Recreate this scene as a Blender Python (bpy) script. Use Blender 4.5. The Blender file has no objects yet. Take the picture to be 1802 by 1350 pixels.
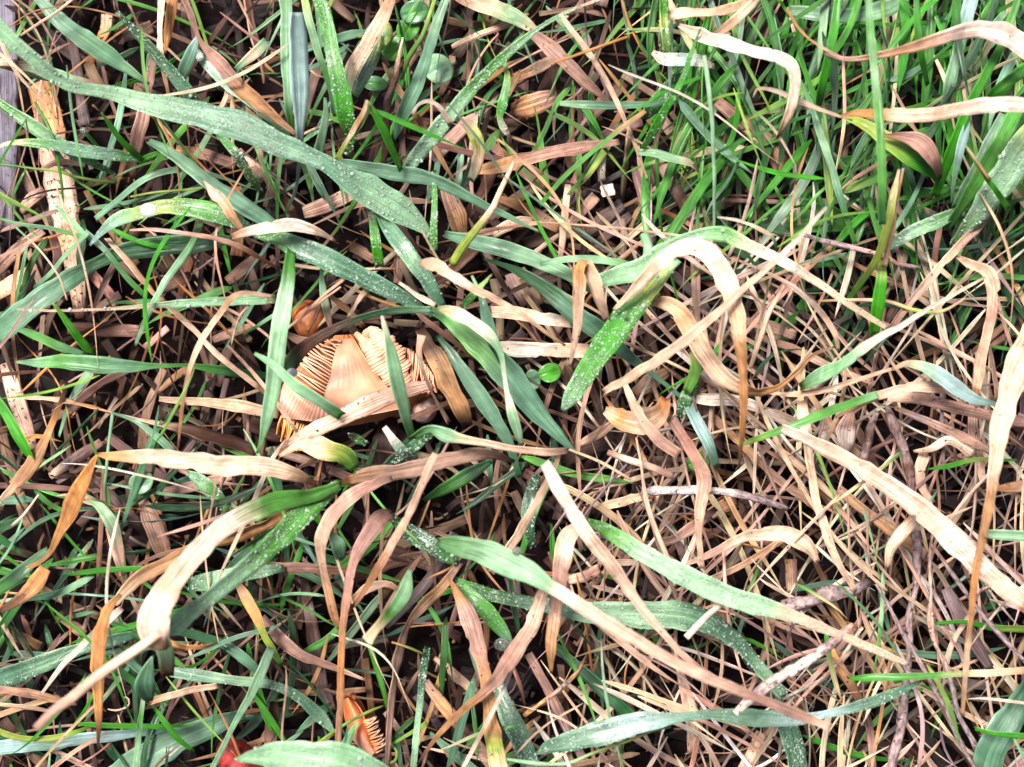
import bpy, math, random
import numpy as np

# ---------------------------------------------------------------- camera, world, sun, exposure
C = bpy.context.scene
H = 0.42                      # camera height over the soil, metres
S = 0.00016                   # metres per photo pixel on the soil
cam_d = bpy.data.cameras.new("camera")
cam = bpy.data.objects.new("camera", cam_d)
C.collection.objects.link(cam)
C.camera = cam
cam.location = (0, 0, H)
cam.rotation_euler = (0, 0, 0)
cam_d.sensor_width = 36
cam_d.lens = 36 * H / (1802 * S)
cam_d.clip_start = 0.01
cam_d.clip_end = 100
cam_d.dof.use_dof = True
cam_d.dof.focus_distance = H - 0.026
cam_d.dof.aperture_fstop = 14

W = bpy.data.worlds.new("World")
C.world = W
W.use_nodes = True
nt = W.node_tree
bg = nt.nodes["Background"]
sky = nt.nodes.new("ShaderNodeTexSky")
sky.sky_type = 'NISHITA'
sky.sun_disc = False
SUN_EL, SUN_AZ = math.radians(64), math.radians(-38)
sky.sun_elevation = SUN_EL
sky.sun_rotation = SUN_AZ
sky.air_density = 1.0
sky.dust_density = 6.0
sky.ozone_density = 0.3
nt.links.new(sky.outputs[0], bg.inputs[0])
bg.inputs[1].default_value = 0.05

sd = bpy.data.lights.new("sun", 'SUN')
sd.energy = 3.6
sd.angle = math.radians(16)
sd.color = (1.0, 0.95, 0.90)
sun = bpy.data.objects.new("sun", sd)
C.collection.objects.link(sun)
# the sky's sun_rotation turns clockwise from +Y
sdir = (math.cos(SUN_EL) * math.sin(SUN_AZ), math.cos(SUN_EL) * math.cos(SUN_AZ), math.sin(SUN_EL))
sun.location = tuple(2 * v for v in sdir)
sun.rotation_euler = (math.pi / 2 - SUN_EL, 0, math.pi - SUN_AZ)

C.view_settings.view_transform = 'Standard'
C.view_settings.look = 'None'
C.view_settings.exposure = 1.45
C.view_settings.gamma = 1
C.view_settings.use_curve_mapping = False
C.cycles.max_bounces = 8
C.cycles.diffuse_bounces = 1
C.cycles.transmission_bounces = 4
C.cycles.caustics_refractive = False
C.cycles.caustics_reflective = False

R = random.Random(7)
NR = np.random.default_rng(7)

# ---------------------------------------------------------------- pixels of the photo -> metres
def P(px, py, z):
    """point that stands z metres over the soil where the photo shows px, py"""
    k = (H - z) / H * S
    return ((px - 901) * k, -(py - 675) * k, z)

COL = {
 'b': (0.105, 0.235, 0.135), 'c': (0.270, 0.480, 0.270), 'g': (0.090, 0.290, 0.048), 'v': (0.045, 0.270, 0.010),
 'k': (0.014, 0.080, 0.022), 'y': (0.330, 0.430, 0.070), 'l': (0.330, 0.480, 0.460), 's': (0.860, 0.575, 0.405),
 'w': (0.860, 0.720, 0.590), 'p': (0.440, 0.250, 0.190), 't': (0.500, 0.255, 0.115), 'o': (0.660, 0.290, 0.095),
 'n': (0.080, 0.034, 0.022), 'd': (0.010, 0.005, 0.005), 'u': (0.230, 0.165, 0.165), 'a': (0.150, 0.130, 0.170),
}

# ---------------------------------------------------------------- geometry collector
class MB:
    def __init__(s):
        s.v, s.f, s.uv, s.c, s.n = [], [], [], [], 0
    def add(s, v, f, uv, c):
        s.v.append(v); s.f.append(f + s.n); s.uv.append(uv); s.c.append(c); s.n += len(v)
    def build(s, name, mat, parent=None, smooth=True):
        v = np.concatenate(s.v); f = np.concatenate(s.f); uv = np.concatenate(s.uv); c = np.concatenate(s.c)
        me = bpy.data.meshes.new(name)
        me.vertices.add(len(v)); me.vertices.foreach_set("co", v.astype(np.float32).ravel())
        me.loops.add(f.size); me.loops.foreach_set("vertex_index", f.astype(np.int32).ravel())
        me.polygons.add(len(f)); me.polygons.foreach_set("loop_start", np.arange(0, f.size, f.shape[1], dtype=np.int32))
        me.update(calc_edges=True)
        ul = me.uv_layers.new(name="UVMap")
        ul.data.foreach_set("uv", uv[f.ravel()].astype(np.float32).ravel())
        ca = me.color_attributes.new("Col", 'FLOAT_COLOR', 'POINT')
        ca.data.foreach_set("color", np.concatenate([c, np.ones((len(c), 1))], 1).astype(np.float32).ravel())
        if smooth: me.polygons.foreach_set("use_smooth", np.ones(len(f), dtype=bool))
        me.validate()
        me.materials.append(mat)
        o = bpy.data.objects.new(name, me)
        C.collection.objects.link(o)
        if parent:
            o.parent = parent
        return o

def tag(o, label=None, cat=None, group=None, kind=None):
    if label: o["label"] = label
    if cat: o["category"] = cat
    if group: o["group"] = group
    if kind: o["kind"] = kind
    return o

def empty(name, loc=(0, 0, 0)):
    o = bpy.data.objects.new(name, None)
    o.empty_display_size = 0.005
    o.location = loc
    C.collection.objects.link(o)
    return o

def rebase(o, at):
    """move a mesh's origin to the point where the thing stands"""
    m = o.data
    v = np.empty(len(m.vertices) * 3, dtype=np.float32); m.vertices.foreach_get("co", v)
    v = v.reshape(-1, 3) - np.array(at, dtype=np.float32)
    m.vertices.foreach_set("co", v.ravel()); m.update()
    o.location = at

def catmull(K, n):
    """K control rows -> n rows, centripetal enough"""
    K = np.asarray(K, float)
    if len(K) == 2:
        t = np.linspace(0, 1, n)[:, None]
        return K[0] * (1 - t) + K[1] * t
    A = np.vstack([2 * K[0] - K[1], K, 2 * K[-1] - K[-2]])
    d = np.r_[0, np.cumsum(np.maximum(np.linalg.norm(np.diff(K[:, :2], axis=0), axis=1), 1e-6))]
    s = np.linspace(0, d[-1], n)
    i = np.clip(np.searchsorted(d, s, side='right') - 1, 0, len(K) - 2)
    t = ((s - d[i]) / (d[i + 1] - d[i]))[:, None]
    p0, p1, p2, p3 = A[i], A[i + 1], A[i + 2], A[i + 3]
    m1, m2 = (p2 - p0) * 0.5, (p3 - p1) * 0.5
    t2, t3 = t * t, t * t * t
    return (2*t3-3*t2+1)*p1 + (t3-2*t2+t)*m1 + (-2*t3+3*t2)*p2 + (t3-t2)*m2

def smooth_noise(n, step, rng):
    k = max(2, int(n / step) + 2)
    return np.interp(np.linspace(0, k - 1, n), np.arange(k), rng.normal(0, 1, k))

SEC = {}
U = np.array([-1, -.55, 0, .55, 1.0])
def section(kind):
    """cross-section ring: (offset across, offset up by fold, offset up by thickness, u)"""
    if kind == 'leaf':
        a = np.r_[U, U[::-1]]; th = np.r_[.15, .5, .5, .5, .15, -.15, -.5, -.5, -.5, -.15]
        return a, np.abs(a), th, (a + 1) / 2
    if kind == 'chip':
        a = np.array([-.96, -.6, -.2, .25, .65, .96, 1, .5, -.5, -1.]); th = np.array([.35, .5, .42, .52, .45, .3, -.4, -.5, -.5, -.4])
        return a, np.abs(a), th, (a + 1) / 2
    n = 8
    q = np.arange(n) / n * 2 * math.pi
    return np.cos(q), np.zeros(n), np.sin(q), (np.arange(n) / n)

def sweep(mb, c3, hw, col, kind='leaf', fold=.25, thick=.0003, roll=None, rng=NR, cj=.06, rag=.5):
    """a tapering strip or stem swept along c3 (N x 3 metres); hw half widths; col N x 3"""
    n = len(c3)
    T = np.gradient(c3, axis=0); T /= np.linalg.norm(T, axis=1)[:, None] + 1e-12
    side = np.cross(T, np.array([0, 0, 1.0]))
    # keep the side vector steady where the strip stands steep
    th = np.gradient(c3[:, :2], axis=0)
    side = np.c_[th[:, 1], -th[:, 0], np.zeros(n)]
    side /= np.linalg.norm(side, axis=1)[:, None] + 1e-12
    side -= T * (side * T).sum(1)[:, None]
    side /= np.linalg.norm(side, axis=1)[:, None] + 1e-12
    up = np.cross(side, T)
    if roll is not None:
        cr, sr = np.cos(roll)[:, None], np.sin(roll)[:, None]
        side, up = side * cr + up * sr, up * cr - side * sr
    a, f, t, u = section(kind)
    m = len(a)
    if kind == 'stem':
        V = c3[:, None, :] + side[:, None, :] * (a[None, :, None] * hw[:, None, None]) + up[:, None, :] * (t[None, :, None] * hw[:, None, None] * .8)
    else:
        tt = np.minimum(thick, hw * .5)
        nl, nr_ = .09 * smooth_noise(n, 3, rng) + .07 * smooth_noise(n, 9, rng), .09 * smooth_noise(n, 3, rng) + .07 * smooth_noise(n, 9, rng)
        if rag > 1:
            for _ in range(rng.integers(1, 4)):
                e_ = nl if rng.random() < .5 else nr_
                k_ = rng.integers(0, n); e_[k_:k_ + rng.integers(1, 4)] -= rng.uniform(.12, .32)
        wav = 1 + (nl[:, None] * (a < 0)[None, :] + nr_[:, None] * (a > 0)[None, :]) * rag
        V = (c3[:, None, :] + side[:, None, :] * (a[None, :] * hw[:, None] * wav)[:, :, None]
             + up[:, None, :] * ((f[None, :] - .5) * (fold * hw)[:, None] + t[None, :] * tt[:, None])[:, :, None])
    idx = np.arange(n * m).reshape(n, m)
    q = np.stack([idx[:-1], np.roll(idx[:-1], -1, 1), np.roll(idx[1:], -1, 1), idx[1:]], -1).reshape(-1, 4)
    # end caps as a fan of quads folded on the ring
    caps = []
    h = m // 2
    for r, flip in ((idx[0], True), (idx[-1], False)):
        for j in range(h - 1):
            quad = [r[j], r[j + 1], r[m - 2 - j], r[m - 1 - j]]
            caps.append(quad[::-1] if not flip else quad)
    q = np.vstack([q[:, ::-1], np.array(caps)])
    L = np.r_[0, np.cumsum(np.linalg.norm(np.diff(c3, axis=0), axis=1))]
    off = rng.random() * 10
    uv = np.stack([np.broadcast_to(u[None, :], (n, m)), np.broadcast_to((L + off)[:, None], (n, m))], -1).reshape(-1, 2)
    cc = np.repeat(col[:, None, :], m, 1)
    cc = cc * (1 + cj * rng.normal(0, 1, (n, m, 1)))
    mb.add(V.reshape(-1, 3), q, uv, np.clip(cc.reshape(-1, 3), 0, 1))
    return side, up

def colours(code, n, rng, jit=.10):
    k = np.array([COL[x] for x in code.split('>')])
    j = np.clip(1 + rng.normal(0, jit), .7, 1.3) * (1 + rng.normal(0, jit * .35, 3))
    k = k * j
    if len(k) == 1: return np.repeat(k, n, 0)
    t = np.linspace(0, len(k) - 1, n) + .25 * smooth_noise(n, 6, rng)
    t = np.clip(t, 0, len(k) - 1)
    return np.stack([np.interp(t, np.arange(len(k)), k[:, i]) for i in range(3)], 1)

# ---------------------------------------------------------------- materials
def new_mat(name):
    m = bpy.data.materials.new(name); m.use_nodes = True
    t = m.node_tree; t.nodes.clear()
    out = t.nodes.new("ShaderNodeOutputMaterial")
    return m, t, out

def nd(t, typ, **kw):
    n = t.nodes.new(typ)
    for k, v in kw.items():
        if k.startswith('i_'):
            n.inputs[int(k[2:]) if k[2:].isdigit() else k[2:].replace('_', ' ')].default_value = v
        else: setattr(n, k, v)
    return n

def plant_mat(name, su, sv, lo, hi, rough, spec, bump, transl, spots=0.0, spot_col=(.05, .02, .012, 1), coat=0.0, blotch=.22, rib=0, stain=0, dew=0):
    """su: streaks across the strip, sv: streaks per metre along it"""
    m, t, out = new_mat(name)
    L = t.links.new
    att = nd(t, "ShaderNodeAttribute", attribute_name="Col")
    uv = nd(t, "ShaderNodeUVMap", uv_map="UVMap")
    mp = nd(t, "ShaderNodeMapping"); mp.inputs['Scale'].default_value = (su, sv, 1)
    L(uv.outputs[0], mp.inputs[0])
    nz = nd(t, "ShaderNodeTexNoise"); nz.inputs['Scale'].default_value = 1; nz.inputs['Detail'].default_value = 3; nz.inputs['Roughness'].default_value = .7
    L(mp.outputs[0], nz.inputs['Vector'])
    mr = nd(t, "ShaderNodeMapRange"); mr.inputs[1].default_value = .36; mr.inputs[2].default_value = .62; mr.inputs[3].default_value = lo; mr.inputs[4].default_value = hi
    L(nz.outputs[0], mr.inputs[0])
    # larger blotches of the plant's own colour
    geo = nd(t, "ShaderNodeNewGeometry")
    nb = nd(t, "ShaderNodeTexNoise"); nb.inputs['Scale'].default_value = 190; nb.inputs['Detail'].default_value = 4
    L(geo.outputs['Position'], nb.inputs['Vector'])
    mb_ = nd(t, "ShaderNodeMapRange"); mb_.inputs[1].default_value = .3; mb_.inputs[2].default_value = .7; mb_.inputs[3].default_value = 1 - blotch; mb_.inputs[4].default_value = 1 + blotch
    L(nb.outputs[0], mb_.inputs[0])
    mu = nd(t, "ShaderNodeMath", operation='MULTIPLY'); L(mr.outputs[0], mu.inputs[0]); L(mb_.outputs[0], mu.inputs[1])
    vm = nd(t, "ShaderNodeVectorMath", operation='SCALE'); L(att.outputs['Color'], vm.inputs[0]); L(mu.outputs[0], vm.inputs['Scale'])
    colout = vm.outputs[0]
    if spots > 0:
        ns = nd(t, "ShaderNodeTexNoise"); ns.inputs['Scale'].default_value = 900; ns.inputs['Detail'].default_value = 2
        L(geo.outputs['Position'], ns.inputs['Vector'])
        ms = nd(t, "ShaderNodeMapRange"); ms.inputs[1].default_value = 1 - spots; ms.inputs[2].default_value = 1 - spots + .05
        L(ns.outputs[0], ms.inputs[0])
        mx = nd(t, "ShaderNodeMix", data_type='RGBA'); mx.inputs[7].default_value = spot_col
        L(ms.outputs[0], mx.inputs[0]); L(colout, mx.inputs[6]); colout = mx.outputs[2]
    if stain:
        n2 = nd(t, "ShaderNodeTexNoise"); n2.inputs['Scale'].default_value = 75; n2.inputs['Detail'].default_value = 5; n2.inputs['Roughness'].default_value = .65
        L(geo.outputs['Position'], n2.inputs['Vector'])
        r2 = nd(t, "ShaderNodeMapRange"); r2.inputs[1].default_value = .52; r2.inputs[2].default_value = .72; r2.inputs[4].default_value = stain
        L(n2.outputs[0], r2.inputs[0])
        x2 = nd(t, "ShaderNodeMix", data_type='RGBA'); x2.blend_type = 'MULTIPLY'; x2.inputs[7].default_value = (.55, .30, .16, 1)
        L(r2.outputs[0], x2.inputs[0]); L(colout, x2.inputs[6]); colout = x2.outputs[2]
    vor = None
    if dew:
        vo = nd(t, "ShaderNodeTexVoronoi"); vo.inputs['Scale'].default_value = 1500; vo.inputs['Randomness'].default_value = 1
        L(geo.outputs['Position'], vo.inputs['Vector'])
        vr = nd(t, "ShaderNodeMapRange"); vr.inputs[1].default_value = .30; vr.inputs[2].default_value = .42; vr.inputs[3].default_value = 1; vr.inputs[4].default_value = 0
        L(vo.outputs['Distance'], vr.inputs[0])
        pn = nd(t, "ShaderNodeTexNoise"); pn.inputs['Scale'].default_value = 260; L(geo.outputs['Position'], pn.inputs['Vector'])
        pr_ = nd(t, "ShaderNodeMapRange"); pr_.inputs[1].default_value = .42; pr_.inputs[2].default_value = .62; L(pn.outputs[0], pr_.inputs[0])
        vm_ = nd(t, "ShaderNodeMath", operation='MULTIPLY'); L(vr.outputs[0], vm_.inputs[0]); L(pr_.outputs[0], vm_.inputs[1]); vor = vm_.outputs[0]
        # fine droplets: clear beads that pale the leaf under them
        dm = nd(t, "ShaderNodeMath", operation='MULTIPLY'); dm.inputs[1].default_value = dew; L(vor, dm.inputs[0])
        x3 = nd(t, "ShaderNodeMix", data_type='RGBA'); x3.inputs[7].default_value = (.78, .92, .76, 1)
        L(dm.outputs[0], x3.inputs[0]); L(colout, x3.inputs[6]); colout = x3.outputs[2]
    if rib:
        sp = nd(t, "ShaderNodeSeparateXYZ"); L(uv.outputs[0], sp.inputs[0])
        cu = nd(t, "ShaderNodeFloatCurve")
        cv = cu.mapping.curves[0]
        pts_ = [(0, 1.0), (.045, .85), (.09, .45), (.2, .42), (.455, .46), (.5, .68), (.545, .46), (.8, .42), (.91, .45), (.955, .85), (1, 1.0)]
        cv.points[0].location = pts_[0]; cv.points[1].location = pts_[-1]
        for q_ in pts_[1:-1]: cv.points.new(*q_)
        cu.mapping.update()
        L(sp.outputs[0], cu.inputs['Value'])
        m2 = nd(t, "ShaderNodeMath", operation='MULTIPLY_ADD'); m2.inputs[1].default_value = rib; m2.inputs[2].default_value = 1 - rib * .45
        L(cu.outputs[0], m2.inputs[0])
        v2 = nd(t, "ShaderNodeVectorMath", operation='SCALE'); L(colout, v2.inputs[0]); L(m2.outputs[0], v2.inputs['Scale']); colout = v2.outputs[0]
    pb = nd(t, "ShaderNodeBsdfPrincipled")
    L(colout, pb.inputs['Base Color'])
    pb.inputs['Roughness'].default_value = rough
    pb.inputs['Specular IOR Level'].default_value = spec
    if coat: pb.inputs['Coat Weight'].default_value = coat; pb.inputs['Coat Roughness'].default_value = .15
    bp = nd(t, "ShaderNodeBump"); bp.inputs['Strength'].default_value = bump; bp.inputs['Distance'].default_value = .0004
    L(nz.outputs[0], bp.inputs['Height']); L(bp.outputs[0], pb.inputs['Normal'])
    if vor is not None:
        b2 = nd(t, "ShaderNodeBump"); b2.inputs['Strength'].default_value = 1; b2.inputs['Distance'].default_value = .00035
        L(vor, b2.inputs['Height']); L(bp.outputs[0], b2.inputs['Normal']); L(b2.outputs[0], pb.inputs['Normal'])
        pb.inputs['Roughness'].default_value = rough * .6
    if transl > 0:
        tr = nd(t, "ShaderNodeBsdfTranslucent"); L(colout, tr.inputs[0])
        mx = nd(t, "ShaderNodeMixShader"); mx.inputs[0].default_value = transl
        L(pb.outputs[0], mx.inputs[1]); L(tr.outputs[0], mx.inputs[2]); L(mx.outputs[0], out.inputs[0])
    else: L(pb.outputs[0], out.inputs[0])
    return m

M_GREEN = plant_mat("green_blade", 28, 40, .58, 1.26, .33, .6, .7, .32, coat=.15, rib=1.1, blotch=.28)
M_DEWY = plant_mat("dewy_blade", 28, 40, .58, 1.26, .33, .7, .5, .32, coat=.2, rib=.9, blotch=.28, dew=.38)
M_STRAW = plant_mat("dry_straw", 25, 45, .36, 1.28, .42, .5, 1.0, .18, spots=.30, rib=.75, blotch=.3, stain=.5)
M_CHIP = plant_mat("straw_chip", 22, 40, .22, 1.35, .5, .4, 1.0, 0, spots=.34, stain=.6)
M_WOOD = plant_mat("dead_twig", 7, 420, .35, 1.35, .6, .35, 1.0, 0, spots=.38)

def drop_mat():
    m, t, out = new_mat("water_drop")
    pb = nd(t, "ShaderNodeBsdfPrincipled")
    pb.inputs['Base Color'].default_value = (.80, .95, .82, 1)
    pb.inputs['Roughness'].default_value = .04
    pb.inputs['IOR'].default_value = 1.36
    pb.inputs['Transmission Weight'].default_value = .45
    pb.inputs['Specular IOR Level'].default_value = .8
    t.links.new(pb.outputs[0], out.inputs[0])
    return m
M_DROP = drop_mat()
M_WATER = drop_mat()
M_PEARL = drop_mat()
M_PEARL.node_tree.nodes['Principled BSDF'].inputs['Transmission Weight'].default_value = .55
M_PEARL.node_tree.nodes['Principled BSDF'].inputs['Base Color'].default_value = (.78, .82, .88, 1)
M_WATER.node_tree.nodes['Principled BSDF'].inputs['Transmission Weight'].default_value = .93
M_DROP.node_tree.nodes['Principled BSDF'].inputs['Transmission Weight'].default_value = .68

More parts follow.
